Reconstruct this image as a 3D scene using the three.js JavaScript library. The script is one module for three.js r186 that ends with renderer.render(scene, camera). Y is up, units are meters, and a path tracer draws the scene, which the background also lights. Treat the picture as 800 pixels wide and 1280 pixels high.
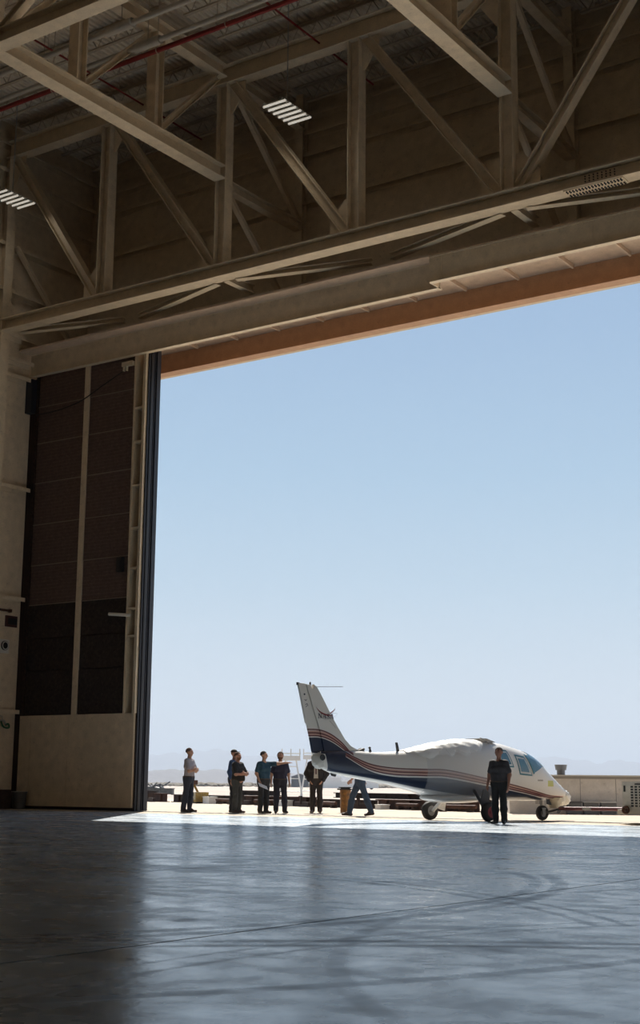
import * as THREE from 'three';
import { mergeGeometries, mergeVertices } from 'three/addons/utils/BufferGeometryUtils.js';
import { RectAreaLightUniformsLib } from 'three/addons/lights/RectAreaLightUniformsLib.js';
import { createNoise2D, createNoise3D, createNoise4D } from 'simplex-noise';

// ───────────────────────── camera, sky, sun, exposure ─────────────────────────
const scene = new THREE.Scene();
const R = THREE.MathUtils.degToRad;
const camera = new THREE.PerspectiveCamera(40.34, 800 / 1280, 0.1, 20000);
camera.position.set(0, 0.86, 0);
{
  const yaw = R(34.54), pitch = R(11.03);
  camera.lookAt(-Math.sin(yaw) * Math.cos(pitch), 0.86 + Math.sin(pitch), -Math.cos(yaw) * Math.cos(pitch));
  camera.rotateZ(R(0.518));
}
const renderer = new THREE.WebGLRenderer();
renderer.toneMapping = THREE.LinearToneMapping;
renderer.toneMappingExposure = 1.0;
renderer.shadowMap.enabled = true;
RectAreaLightUniformsLib.init();

// clear desert sky: one gradient with height, the same all the way round
{
  const W = 16, H = 512, data = new Float32Array(W * H * 4);
  const stops = [[0, .77, .84, .90], [3, .69, .79, .875], [8, .52, .68, .825], [12.5, .42, .60, .785], [18.5, .352, .515, .73], [35, .235, .39, .625], [60, .145, .28, .52], [90, .105, .22, .45]];
  for (let j = 0; j < H; j++) {
    const el = Math.max(0, ((j + .5) / H - .5) * 180);
    let k = 0; while (k < stops.length - 2 && el > stops[k + 1][0]) k++;
    const a = stops[k], b = stops[k + 1], t = (el - a[0]) / (b[0] - a[0]);
    for (let i = 0; i < W; i++) { for (let c = 0; c < 3; c++) data[(j * W + i) * 4 + c] = a[c + 1] + (b[c + 1] - a[c + 1]) * t; data[(j * W + i) * 4 + 3] = 1; }
  }
  const t = new THREE.DataTexture(data, W, H, THREE.RGBAFormat, THREE.FloatType);
  t.mapping = THREE.EquirectangularReflectionMapping; t.magFilter = THREE.LinearFilter; t.minFilter = THREE.LinearFilter; t.needsUpdate = true;
  scene.background = t; scene.environment = t;
}
const sun = new THREE.DirectionalLight(new THREE.Color().setRGB(1, .94, .84), 9.5);
sun.position.set(-16 - .533 * 60, 60, -28 - .767 * 60);
sun.target.position.set(-16, 0, -28);
sun.castShadow = true;
Object.assign(sun.shadow.camera, { left: -60, right: 60, top: 60, bottom: -60, near: 1, far: 250 });
sun.shadow.mapSize.set(4096, 4096);
scene.add(sun, sun.target);
scene.fog = new THREE.FogExp2(new THREE.Color().setRGB(.80, .88, 1), 0.00035);

// ───────────────────────── helpers ─────────────────────────
const n2 = createNoise2D(rng(7)), n3 = createNoise3D(rng(11)), n4 = createNoise4D(rng(13));
function rng(s) { return () => { s = (s + 0x6d2b79f5) | 0; let t = Math.imul(s ^ (s >>> 15), 1 | s); t = (t + Math.imul(t ^ (t >>> 7), 61 | t)) ^ t; return ((t ^ (t >>> 14)) >>> 0) / 4294967296; }; }
const V = (x, y, z) => new THREE.Vector3(x, y, z);
const taken = {};
function numbered(n) { taken[n] = (taken[n] ?? -1) + 1; return taken[n] ? n + '_' + String(taken[n]).padStart(3, '0') : n; }

// uv in metres, from the face's main direction
function boxUV(g) {
  const p = g.attributes.position, n = g.attributes.normal, uv = new Float32Array(p.count * 2);
  for (let i = 0; i < p.count; i++) {
    const ax = Math.abs(n.getX(i)), ay = Math.abs(n.getY(i)), az = Math.abs(n.getZ(i)), x = p.getX(i), y = p.getY(i), z = p.getZ(i);
    const [u, v] = ay >= ax && ay >= az ? [x, z] : ax >= az ? [z, y] : [x, y];
    uv[i * 2] = u; uv[i * 2 + 1] = v;
  }
  g.setAttribute('uv', new THREE.BufferAttribute(uv, 2));
  return g;
}
function join(list) {
  const gs = list.flat(9).map((g) => { g = g.index ? g.toNonIndexed() : g; for (const k of Object.keys(g.attributes)) if (!['position', 'normal', 'uv'].includes(k)) g.deleteAttribute(k); if (!g.attributes.uv) boxUV(g); return g; });
  return gs.length === 1 ? gs[0] : mergeGeometries(gs);
}
const bx = (w, h, d, x = 0, y = 0, z = 0) => new THREE.BoxGeometry(w, h, d).translate(x, y, z);
const bb = (x0, x1, y0, y1, z0, z1) => bx(x1 - x0, y1 - y0, z1 - z0, (x0 + x1) / 2, (y0 + y1) / 2, (z0 + z1) / 2);
// turn geometry modelled along +z (0..1 length L), with +y up, to run from a to b
function along(g, a, b, up = V(0, 1, 0)) {
  const dir = b.clone().sub(a).normalize();
  if (Math.abs(dir.dot(up)) > .98) up = V(1, 0, 0);
  const x = up.clone().cross(dir).normalize(), y = dir.clone().cross(x);
  return g.applyMatrix4(new THREE.Matrix4().makeBasis(x, y, dir).setPosition(a));
}
function ibeam(a, b, d, w, tf = .035, tw = .025, up) {
  const L = a.distanceTo(b);
  return along(join([bb(-w / 2, w / 2, -d / 2, -d / 2 + tf, 0, L), bb(-w / 2, w / 2, d / 2 - tf, d / 2, 0, L), bb(-tw / 2, tw / 2, -d / 2 + tf, d / 2 - tf, 0, L)]), a, b, up);
}
function angleBar(a, b, s, t = .015, up) { const L = a.distanceTo(b); return along(join([bb(-s / 2, s / 2, -s / 2, -s / 2 + t, 0, L), bb(-t / 2, t / 2, -s / 2, s / 2, 0, L)]), a, b, up); }
function boxbar(a, b, w, h, up) { return along(bb(-w / 2, w / 2, -h / 2, h / 2, 0, a.distanceTo(b)), a, b, up); }
function rod(a, b, r, r2 = r, n = 8) { const L = a.distanceTo(b); return along(new THREE.CylinderGeometry(r2, r, L, n).rotateX(Math.PI / 2).translate(0, 0, L / 2), a, b); }
function tube(pts, r, seg = 40, n = 8) { return new THREE.TubeGeometry(new THREE.CatmullRomCurve3(pts), seg, r, n); }
function plate(pts, t, map) { // polygon [u,v] extruded by t, then placed by map matrix
  const s = new THREE.Shape(pts.map((p) => new THREE.Vector2(...p)));
  const g = new THREE.ExtrudeGeometry(s, { depth: t, bevelEnabled: false }).translate(0, 0, -t / 2);
  return map ? g.applyMatrix4(map) : g;
}
function part(name, geo, m, parent, label) {
  const o = new THREE.Mesh(Array.isArray(geo) ? join(geo) : geo, m);
  o.name = name; o.castShadow = o.receiveShadow = true;
  if (label) o.userData.label = label;
  (parent ?? scene).add(o);
  return o;
}
function thing(name, label, category, [x, y, z] = [0, 0, 0], turn = 0, group) {
  const o = new THREE.Group(); o.name = numbered(name); o.position.set(x, y, z); o.rotation.y = turn;
  o.userData = { label, category }; if (group) o.userData.group = group;
  scene.add(o); return o;
}
function single(name, geo, m, label, category, group) {
  const o = part(numbered(name), geo, m); o.userData = { label, category }; if (group) o.userData.group = group; return o;
}
function setting(name, label, category) { const o = new THREE.Group(); o.name = numbered(name); o.userData = { kind: 'structure', label, category }; scene.add(o); return o; }
function copyOf(o, [x, y, z], label) { const c = o.clone(); c.name = numbered(o.name.replace(/_\d{3}$/, '')); c.position.set(x, y, z); c.userData = { ...o.userData }; if (label) c.userData.label = label; scene.add(c); return c; }

// ───────────────────────── materials ─────────────────────────
function noiseTex(size, fn, repeatMetres, srgb = true) {
  const d = new Uint8Array(size * size * 4);
  for (let j = 0; j < size; j++) for (let i = 0; i < size; i++) {
    const c = fn(i / size, j / size); const k = (j * size + i) * 4;
    for (let q = 0; q < 3; q++) d[k + q] = Math.max(0, Math.min(255, Math.round(255 * (Array.isArray(c) ? c[q] : c)))); d[k + 3] = 255;
  }
  const t = new THREE.DataTexture(d, size, size); t.wrapS = t.wrapT = THREE.RepeatWrapping; t.magFilter = THREE.LinearFilter; t.minFilter = THREE.LinearFilter;
  if (srgb) t.colorSpace = THREE.SRGBColorSpace;
  t.repeat.set(1 / repeatMetres, 1 / repeatMetres); t.needsUpdate = true; return t;
}
// tileable noise
const tn = (u, v, f, o = 0) => { const a = u * 2 * Math.PI, b = v * 2 * Math.PI, k = f / (2 * Math.PI); return n4(Math.cos(a) * k + o, Math.sin(a) * k, Math.cos(b) * k + o * .7, Math.sin(b) * k); };
const paintTex = noiseTex(256, (u, v) => .93 + .05 * tn(u, v, 8) + .03 * tn(u, v, 40, 3) - Math.max(0, tn(u, v, 16, 9) - .6) * .25, 3.1);
const rustTex = noiseTex(256, (u, v) => { const a = .75 + .2 * tn(u, v, 10) + .12 * tn(u, v, 50, 4); return [a, a * .96, a * .9]; }, 1.3);
const C3 = (r, g, b) => new THREE.Color().setRGB(r, g, b);
const mat = (r, g, b, rough = .7, extra = {}) => new THREE.MeshStandardMaterial({ color: C3(r, g, b), roughness: rough, ...extra });
const M = {
  steel: mat(.86, .72, .535, .55, { map: paintTex }),
  wall: mat(.84, .70, .525, .75, { map: paintTex }),
  deck: mat(.84, .74, .60, .7, { map: paintTex }),
  lintel: mat(.60, .35, .205, .6, { map: paintTex }),
  soffit: mat(.74, .58, .45, .6, { map: paintTex }),  // tan steel paint made darker and pinker, bounced light put into the colour
  joist: mat(.5, .42, .32, .65),
  pipe: mat(.55, .51, .45, .4, { map: paintTex }),
  red: mat(.22, .016, .014, .45),
  black: mat(.012, .012, .014, .5),
  darkgrey: mat(.05, .05, .055, .6),
  seal: mat(.018, .02, .03, .45),
  whitePaint: mat(.72, .70, .66, .45),
  galv: mat(.45, .45, .44, .4, { metalness: .6 }),
  rubber: mat(.018, .016, .015, .75),
  rust: mat(.13, .055, .032, .8, { map: rustTex }),
  rustDark: mat(.065, .036, .028, .85, { map: rustTex }),
  yellow: mat(.48, .32, .055, .55, { map: rustTex }),
  amber: mat(.42, .2, .035, .5, { map: rustTex }),
};
const insulTex = noiseTex(512, (u, v) => {
  const line = Math.abs(((v * 12) % 1) - .5) > .455 ? .10 : 0, mesh = .03 * Math.sin(u * 2 * Math.PI * 64) * Math.sin(v * 2 * Math.PI * 64);
  const a = .37 + .04 * tn(u, v, 9) + .05 * tn(u, v, 70, 5) + mesh + line * (1 + .5 * tn(u, v, 20, 8)); const d = Math.sin(u * 2 * Math.PI * 9) > .985 && Math.sin(v * 2 * Math.PI * 9) > .9 ? .12 : 0; return [a * 1.04 + d, a * .88 + d, a * .82 + d];
}, 1.35);
M.insulation = mat(1, .95, .92, .9, { map: insulTex });
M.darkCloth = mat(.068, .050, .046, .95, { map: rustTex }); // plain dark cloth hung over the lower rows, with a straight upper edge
M.tape = mat(.26, .21, .175, .8);

// ───────────────────────── floor and ground ─────────────────────────
{ // polished hangar floor: two slabs with a construction joint between them; tyre marks and stains are in the colour
  const X0 = -34, X1 = 4, Z0 = -30.2, Z1 = 15.2, S = 2048;
  const cv = document.createElement('canvas'); cv.width = cv.height = S; const c = cv.getContext('2d');
  const sx = S / (X1 - X0), sz = S / (Z1 - Z0), rnd = rng(21);
  c.fillStyle = '#97a4b0'; c.fillRect(0, 0, S, S);
  const im = c.getImageData(0, 0, S, S);
  for (let j = 0; j < S; j++) for (let i = 0; i < S; i++) {
    const x = i / sx, z = j / sz, k = (j * S + i) * 4, v = 10 * n2(x * .22, z * .22) + 9 * n2(x * .8 + 9, z * .5) + 7 * n2(x * 3.1, z * 2.2 + 5) + 6 * (rnd() - .5);
    for (let q = 0; q < 3; q++) im.data[k + q] += v;
  }
  c.putImageData(im, 0, 0);
  c.lineCap = 'round';
  for (let i = 0; i < 150; i++) { // turning tyre marks
    const cx = (X0 + rnd() * 38 - X0) * sx, cz = (Z0 + 2 + rnd() * 34 - Z0) * sz, r = (1.5 + rnd() * 9), a = rnd() * 6.28, l = .4 + rnd() * 2.2, dk = rnd() < .72;
    c.strokeStyle = dk ? `rgba(28,28,30,${.12 + rnd() * .31})` : `rgba(190,188,184,${.06 + rnd() * .16})`;
    c.lineWidth = (.025 + rnd() * rnd() * .2) * sx;
    c.beginPath(); c.ellipse(cx, cz, r * sx, r * sz, 0, a, a + l); c.stroke();
    if (rnd() < .5) { c.beginPath(); c.ellipse(cx, cz, (r + .22) * sx, (r + .22) * sz, 0, a + .05, a + l); c.stroke(); }
  }
  for (let i = 0; i < 60; i++) { // near-straight roll-in streaks
    const x = rnd() * S, z = rnd() * S * .7, a = (rnd() - .5) * 1.4, l = (2 + rnd() * 8) * sx; c.strokeStyle = `rgba(30,28,28,${.08 + rnd() * .2})`; c.lineWidth = (.03 + rnd() * .16) * sx;
    c.beginPath(); c.moveTo(x, z); c.quadraticCurveTo(x + Math.sin(a) * l * .5 + 20 * rnd(), z + Math.cos(a) * l * .5, x + Math.sin(a) * l, z + Math.cos(a) * l); c.stroke();
  }
  for (let i = 0; i < 90; i++) { c.fillStyle = `rgba(22,20,20,${.12 + rnd() * .4})`; c.beginPath(); c.ellipse(rnd() * S, rnd() * S * .75, (.03 + rnd() * rnd() * .4) * sx, (.03 + rnd() * rnd() * .3) * sz, rnd() * 3, 0, 7); c.fill(); }
  const map = new THREE.CanvasTexture(cv); map.colorSpace = THREE.SRGBColorSpace;
  // gloss: worn and dusty patches
  const rs = 1024, rd = new Uint8Array(rs * rs * 4), src = c.getImageData(0, 0, S, S).data;
  for (let j = 0; j < rs; j++) for (let i = 0; i < rs; i++) {
    const x = i / rs * 38, z = (1 - j / rs) * 45.4, k = (j * rs + i) * 4, l = src[(((rs - 1 - j) * 2) * S + i * 2) * 4];
    const v = 92 + 22 * n2(x * .35, z * .6) + 22 * n2(x * 1.7 + 4, z * 2.3) + 14 * n2(x * 6, z * 6) + (155 - l) * .75;
    rd[k] = rd[k + 1] = rd[k + 2] = Math.max(40, Math.min(230, v)); rd[k + 3] = 255;
  }
  const rmap = new THREE.DataTexture(rd, rs, rs); rmap.magFilter = THREE.LinearFilter; rmap.needsUpdate = true;
  const fm = new THREE.MeshPhysicalMaterial({ color: C3(1, 1, 1), map, roughness: .66, roughnessMap: rmap, specularIntensity: 1 });
  const bump = noiseTex(256, (u, v) => .5 + .3 * tn(u, v, 20) + .2 * tn(u, v, 60, 2), 1.6, false); bump.repeat.set(38 / 1.6, 45 / 1.6);
  fm.bumpMap = bump; fm.bumpScale = .0012;
  const uv = (g) => { const p = g.attributes.position, u = g.attributes.uv; for (let i = 0; i < p.count; i++) u.setXY(i, (p.getX(i) - X0) / (X1 - X0), 1 - (p.getZ(i) - Z0) / (Z1 - Z0)); return g; };
  const fl = setting('floor', 'polished grey concrete hangar floor with dark tyre marks', 'floor');
  const JX = -5.2;
  part('slab', uv(bb(X0, JX - .011, -.3, 0, Z0, Z1)), fm, fl);
  part('slab', uv(bb(JX + .011, X1, -.3, 0, Z0, Z1)), fm, fl);
  part('joint_filler', bb(JX - .011, JX + .011, -.3, -.012, Z0, Z1), M.black, fl, 'dark joint filler');
}
const apronTex = noiseTex(512, (u, v) => { const a = .86 + .06 * tn(u, v, 6) + .05 * tn(u, v, 30, 2) + .03 * tn(u, v, 120, 6); return [a, a * .985, a * .965]; }, 14);
{
  const am = mat(.56, .475, .375, .85, { map: apronTex });
  const ap = setting('apron', 'pale tan concrete apron outside the hangar door', 'pavement');
  // slabs cast in bays of 7.6 m
  const xs = [-110, -34, -26.6, -19.2, -11.8, -4.4, 3, 60], zs = [-30.22, -37.6, -45, -52.4, -60];
  for (let j = 0; j < zs.length - 1; j++) for (let i = 0; i < xs.length - 1; i++) part('slab', boxUV(bb(xs[i] + .008, xs[i + 1] - .008, -.3, 0, zs[j + 1] + .008, zs[j] - .008)), am, ap);
  part('joint_filler', bb(-110, 60, -.29, -.02, -60, -30.22), M.darkgrey, ap);
  for (const z of [-31.92, -32.24]) part('door_rail', bb(-33.6, 3.6, -.05, .012, z - .03, z + .03), M.galv, ap, 'steel rail for the sliding door');
}
{
  const dm = mat(.60, .52, .44, .95, { map: noiseTex(512, (u, v) => { const a = .84 + .08 * tn(u, v, 5) + .06 * tn(u, v, 24, 2) + .05 * tn(u, v, 110, 6); return [a, a * .98, a * .97]; }, 90) });
  const N = 60, pos = [], idx = [];
  const rr = [0, 60, 140, 300, 700, 1600, 3600, 7600];
  const pl = new THREE.RingGeometry(1, 7600, 96, 24).rotateX(-Math.PI / 2);
  const p = pl.attributes.position; for (let i = 0; i < p.count; i++) p.setY(i, -.08);
  const o = part('desert_ground', boxUV(pl), dm); o.userData = { kind: 'structure', label: 'flat pale dry lakebed beyond the apron', category: 'ground' };
  // the ring's slab gets a body
}
// ───────────────────────── shell ─────────────────────────
const WL = -33.7, WR = 3.8, ZF = -34.3, ZB = 15, ROOF = 22.75;
function channel(a, b, d, w, t = .02, up) { const L = a.distanceTo(b); return along(join([bb(0, w, d / 2 - t, d / 2, 0, L), bb(0, w, -d / 2, -d / 2 + t, 0, L), bb(0, t, -d / 2 + t, d / 2 - t, 0, L)]), a, b, up); }
{
  const w = setting('wall_left', 'tan sheet steel side wall with projecting girts beside the door', 'wall');
  part('cladding', boxUV(bb(WL - .25, WL, 0, ROOF + .4, ZF - .25, ZB + .25)), M.wall, w);
  for (const y of [3.08, 6.7, 10.33, 14.05, 14.62, 15.42, 16.9, 18.45, 19.9, 21.0, 22.0]) {
    const za = y < 15 ? -31.72 : ZF, g = join([bb(WL, WL + .24, y - .01, y + .01, za, ZB), bb(WL, WL + .012, y - .2, y - .01, za, ZB), bb(WL + .22, WL + .24, y - .12, y - .01, za, ZB)]);
    part('girt', boxUV(g), M.steel, w);
  }
  part('wall_brace', boxUV(ibeam(V(WL + .36, 18.35, -30.45), V(WL + .36, 15.55, -33.3), .13, .15, .018, .012)), M.steel, w);
  part('door_jamb', bb(WL, WL + .25, 0, 14.1, -32.05, -31.76), M.rustDark, w, 'dark brown jamb between wall and door');
}
{
  const w = setting('wall_front', 'dark tan wall above the hangar door with long horizontal girts', 'wall');
  part('cladding', boxUV(bb(WL, WR, 14.3, ROOF + .4, ZF - .25, ZF)), M.wall, w);
  for (const y of [15.9, 17.45, 19.12, 20.75, 21.5, 22.12]) part('girt', boxUV(join([bb(WL + .3, WR, y - .012, y + .012, ZF, ZF + .22), bb(WL + .3, WR, y - .2, y - .012, ZF, ZF + .014), bb(WL + .3, WR, y - .13, y, ZF + .2, ZF + .22)])), M.steel, w);
  part('side_cladding', boxUV(bb(WR - 5.4, WR, 0, 14.3, ZF - .25, ZF - .05)), M.wall, w);
}
{ const w = setting('wall_right', 'tan sheet steel wall on the far side of the hangar', 'wall'); part('cladding', boxUV(bb(WR, WR + .25, 0, ROOF + .4, ZF - .25, ZB + .25)), M.wall, w); }
{ const w = setting('wall_back', 'tan sheet steel wall at the rear of the hangar', 'wall'); part('cladding', boxUV(bb(WL, WR, 0, ROOF + .4, ZB, ZB + .25)), M.wall, w); }
{ // ribbed roof deck, ribs running front to back
  const c = setting('ceiling', 'ribbed steel roof deck above the joists', 'ceiling'), pos = [], nor = [], idx = [];
  const p = .2, prof = []; for (let x = WL; x < WR; x += p) prof.push([x, ROOF], [x + .06, ROOF], [x + .09, ROOF + .06], [x + .17, ROOF + .06]); prof.push([WR, ROOF]);
  const g = [];
  for (let i = 0; i < prof.length - 1; i++) { const [a, b] = [prof[i], prof[i + 1]]; const k = pos.length / 3; pos.push(a[0], a[1], ZF, b[0], b[1], ZF, b[0], b[1], ZB, a[0], a[1], ZB); idx.push(k, k + 1, k + 2, k, k + 2, k + 3); }
  const geo = new THREE.BufferGeometry(); geo.setAttribute('position', new THREE.Float32BufferAttribute(pos, 3)); geo.setIndex(idx); geo.computeVertexNormals();
  part('deck_sheet', boxUV(geo), M.deck, c);
  part('roof_slab', bb(WL - .25, WR + .25, ROOF + .08, ROOF + .4, ZF - .25, ZB + .25), M.darkgrey, c);
}
// ───────────────────────── door leaves ─────────────────────────
function doorLeaf(x0, x1, z, seed, sgn) { // interior face at z, sgn +1: leading edge at x1
  const rnd = rng(seed), top = 14.4, lead = sgn > 0 ? x1 : x0, out = [];
  const L = (name, geo, m, label) => out.push([name, geo, m, label]);
  L('core', bb(x0, x1 - .5, .016, top, z - .3, z - .05), M.rustDark); L('core', bb(x1 - .5, x1, .016, 2.9, z - .3, z - .05), M.rustDark);
  for (const [a, b] of [[x0, x0 + .5], [x0 + .51, x0 + 2.15], [x0 + 2.16, x1 - .06]]) L('kick_panel', boxUV(bb(a, b, .1, 2.9, z - .05, z + .03)), M.wall, 'tan steel panel along the door foot');
  const mid = (x0 + x1) / 2 - .12, rows = [2.92, 4.3, 5.35, 6.45, 7.75, 9.1, 10.5, 11.85, 13.1, 14.3];
  for (const [a, b] of [[x0 + .12, mid - .11], [mid + .11, x1 - .52]]) for (let i = 0; i < rows.length - 1; i++) {
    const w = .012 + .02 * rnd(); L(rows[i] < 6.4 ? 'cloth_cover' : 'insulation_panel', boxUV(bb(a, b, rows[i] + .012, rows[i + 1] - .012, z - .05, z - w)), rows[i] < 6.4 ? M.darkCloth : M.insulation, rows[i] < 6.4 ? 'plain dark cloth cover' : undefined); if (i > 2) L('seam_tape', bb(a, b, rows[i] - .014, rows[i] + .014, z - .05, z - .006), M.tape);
  }
  L('mullion', boxUV(bb(mid - .1, mid + .1, 2.9, 14.3, z - .06, z + .03)), M.steel);
  L('stile', boxUV(bb(x0, x0 + .1, 2.9, 14.3, z - .06, z + .02)), M.rustDark);
  // ladder-like leading stile: two verticals with rungs
  L('stile', boxUV(bb(x1 - .5, x1 - .43, 2.9, 14.3, z - .27, z + .06)), M.steel); L('stile', boxUV(bb(x1 - .12, x1 - .02, 2.9, 14.3, z - .27, z + .06)), M.steel);
  L('stile_back', boxUV(bb(x1 - .5, x1, 2.9, 14.4, z - .3, z - .27)), M.wall);
  for (const y of [5.2, 6.05, 7.3, 8.55, 9.9, 11.3, 12.4]) L('rung', bb(x1 - .43, x1 - .12, y, y + .06, z - .27, z + .05), M.steel);
  return out;
}
{
  const d = setting('door_1', 'tall sliding hangar door leaf with dark brown insulation and tan foot panel', 'door');
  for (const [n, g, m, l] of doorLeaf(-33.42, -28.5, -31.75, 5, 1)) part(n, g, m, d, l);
  part('edge_seal', bb(-28.5, -28.46, .016, 14.4, -32.02, -31.78), M.seal, d, 'black rubber edge seal');
  part('edge_seal', bb(-28.46, -28.43, .016, 14.4, -31.94, -31.86), M.black, d);
  const br = part('bracket', [bb(-29.5, -29.05, 13.86, 14.0, -31.74, -31.62), bb(-29.48, -29.44, 13.72, 13.9, -31.74, -31.66), bb(-29.36, -29.32, 13.72, 13.9, -31.74, -31.66)], M.steel, d, 'cable trolley bracket');
  part('cable', tube([V(-29.5, 13.7, -31.66), V(-30.4, 13.35, -31.66), V(-31.3, 13.0, -31.66), V(-32.4, 12.84, -31.66), V(-33.3, 12.82, -31.66)], .018), M.black, d, 'drooping black cable');
  part('handle', rod(V(-29.55, 5.93, -31.52), V(-28.8, 5.86, -31.66), .05), M.whitePaint, d, 'pale pipe handle');
  part('switch_box', join([bb(-29.42, -29.2, 7.25, 7.7, -31.75, -31.62), bb(-29.38, -29.24, 7.3, 7.6, -31.62, -31.6)]), M.black, d, 'black switch box');
  part('drive_box', bb(-33.68, -33.4, 12.9, 14.05, -31.74, -31.5), M.seal, d, 'black box at the top corner');
}
{
  const d = setting('door_2', 'second hangar door leaf parked behind the first, dark edge showing', 'door');
  part('core', bb(-33.42, -28.56, .016, 14.4, -32.40, -32.08), M.rustDark, d);
  part('edge_seal', bb(-28.56, -28.5, .016, 14.4, -32.38, -32.1), M.seal, d);
  part('edge_seal', bb(-28.5, -28.46, .016, 14.4, -32.32, -32.16), M.seal, d);
}
{
  const d = setting('door_3', 'hangar door leaf parked at the opposite side of the opening', 'door');
  part('core', bb(-1.5, 3.6, .06, 14.4, -32.3, -32.0), M.rustDark, d);
}
// ───────────────────────── header: track beam, soffit, lintel ─────────────────────────
{
  const t = thing('door_track_beam', 'tan steel track beam over the left half of the door, hanging lower', 'beam', [-33.6, 14.15, -31.6]);
  const L = 15.75;
  part('web', boxUV(bb(0, L, .03, .78, -.02, .0)), M.steel, t); part('bottom_flange', boxUV(bb(0, L, 0, .03, -.12, .06)), M.steel, t); part('top_flange', boxUV(bb(0, L, .76, .79, -.12, .04)), M.steel, t);
  part('stepped_end', boxUV(bb(L - .03, L, 0, .76, -.02, .52)), M.steel, t);
  part('upper_rail', boxUV(bb(0, L, .8, 1.08, -.32, -.22)), M.steel, t);
}
{
  const t = thing('door_track_beam', 'tan steel track beam over the right half of the door, set further in', 'beam', [-17.85, 14.15, -31.08]);
  const L = 21.4;
  part('web', boxUV(bb(0, L, .03, .72, -.02, .0)), M.steel, t); part('bottom_flange', boxUV(bb(0, L, 0, .03, -.12, .06)), M.steel, t); part('top_flange', boxUV(bb(0, L, .70, .73, -.12, .04)), M.steel, t);
  for (const x of [4.72, .35]) part('splice_plate', bb(x - .01, x + .01, .03, .7, 0, .02), M.steel, t);
}
{
  const t = setting('trim_1', 'steel soffit over the door tracks, pinkish bounce light in its colour, crossed by thin ribs', 'soffit');
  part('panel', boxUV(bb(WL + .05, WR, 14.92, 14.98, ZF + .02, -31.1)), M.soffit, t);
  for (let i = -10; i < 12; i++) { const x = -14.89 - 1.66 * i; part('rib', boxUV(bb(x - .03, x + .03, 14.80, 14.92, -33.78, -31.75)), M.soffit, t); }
}
{
  const t = thing('lintel_beam', 'orange brown steel lintel spanning the top of the door opening', 'beam', [-33.6, 14.22, -34.0]);
  const L = 37.3; part('web', boxUV(bb(0, L, .03, .70, -.02, .02)), M.lintel, t); part('bottom_flange', boxUV(bb(0, L, 0, .03, -.2, .2)), M.lintel, t); part('top_flange', boxUV(bb(0, L, .70, .73, -.2, .2)), M.lintel, t);
}
// ───────────────────────── trusses ─────────────────────────
const PX = [-33.5, -28.98, -24.3, -19.63, -14.95, -10.28, -5.6, -.93, 3.6];
const gus = (x, y, z, pts) => plate(pts, .025, new THREE.Matrix4().makeTranslation(x, y, z));
{ // the door truss
  const z = -30.13, t = thing('roof_truss', 'deep steel truss across the hangar just inside the door', 'truss', [0, 0, z]);
  const yb = 15.49, yt = 21.66;
  part('bottom_chord', boxUV(ibeam(V(PX[0], yb, 0), V(PX[8], yb, 0), .41, .46, .035, .03)), M.steel, t);
  part('top_chord', boxUV(ibeam(V(PX[0], yt, 0), V(PX[8], yt, 0), .61, .40, .03, .025)), M.steel, t);
  for (let i = 0; i < 9; i++) {
    part('post', boxUV(ibeam(V(PX[i], i === 0 || i === 8 ? 0 : yb + .2, 0), V(PX[i], yt - .3, 0), .38, .36, .03, .03, V(1, 0, 0))), M.steel, t);
    const s = i < 4 ? -1 : 1;
    if (i > 0 && i < 8) part('gusset', boxUV(gus(PX[i], yb + .2, 0, s < 0 ? [[-.85, 0], [-.1, 0], [-.1, 1.0], [-.38, 1.0], [-.85, .45]] : [[.85, 0], [.1, 0], [.1, 1.0], [.38, 1.0], [.85, .45]])), M.steel, t);
    if (i < 8) part('gusset', boxUV(gus(PX[i], yt - .3, 0, s < 0 ? [[.1, 0], [.75, 0], [.75, -.3], [.3, -.95], [.1, -.95]] : [[-.1, 0], [-.75, 0], [-.75, -.3], [-.3, -.95], [-.1, -.95]])), M.steel, t);
    if (i === 4) part('gusset', boxUV(gus(PX[4], yb + .2, 0, [[-.85, 0], [-.1, 0], [-.1, 1.0], [-.38, 1.0], [-.85, .45]])), M.steel, t);
  }
  for (let i = 0; i < 8; i++) {
    const [a, b] = i < 4 ? [V(PX[i] + .35, yt - .35, 0), V(PX[i + 1] - .32, yb + .3, 0)] : [V(PX[i] + .32, yb + .3, 0), V(PX[i + 1] - .35, yt - .35, 0)];
    part('diagonal', boxUV(ibeam(a, b, .27, .3, .025, .02)), M.steel, t);
  }
  // bolted splice in the bottom chord
  const sp = part('splice_plate', [bb(-13.4, -11.85, yb - .235, yb - .205, -.2, .2), bb(-12.95, -12.0, yb - .14, yb + .14, .015, .035)], M.steel, t, 'bolted splice plate');
  const bolts = []; for (let i = 0; i < 18; i++) for (const dz of [-.15, -.08, .08, .15]) bolts.push(new THREE.CylinderGeometry(.022, .022, .03, 6).translate(-13.33 + i * .083, yb - .25, dz));
  for (let i = 0; i < 8; i++) for (let j = 0; j < 4; j++) bolts.push(new THREE.CylinderGeometry(.018, .018, .025, 6).rotateX(Math.PI / 2).translate(-12.88 + i * .11, yb - .1 + j * .066, .045));
  const bo = part('bolts', bolts, M.black, sp, 'rows of dark bolt heads');
}
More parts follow.
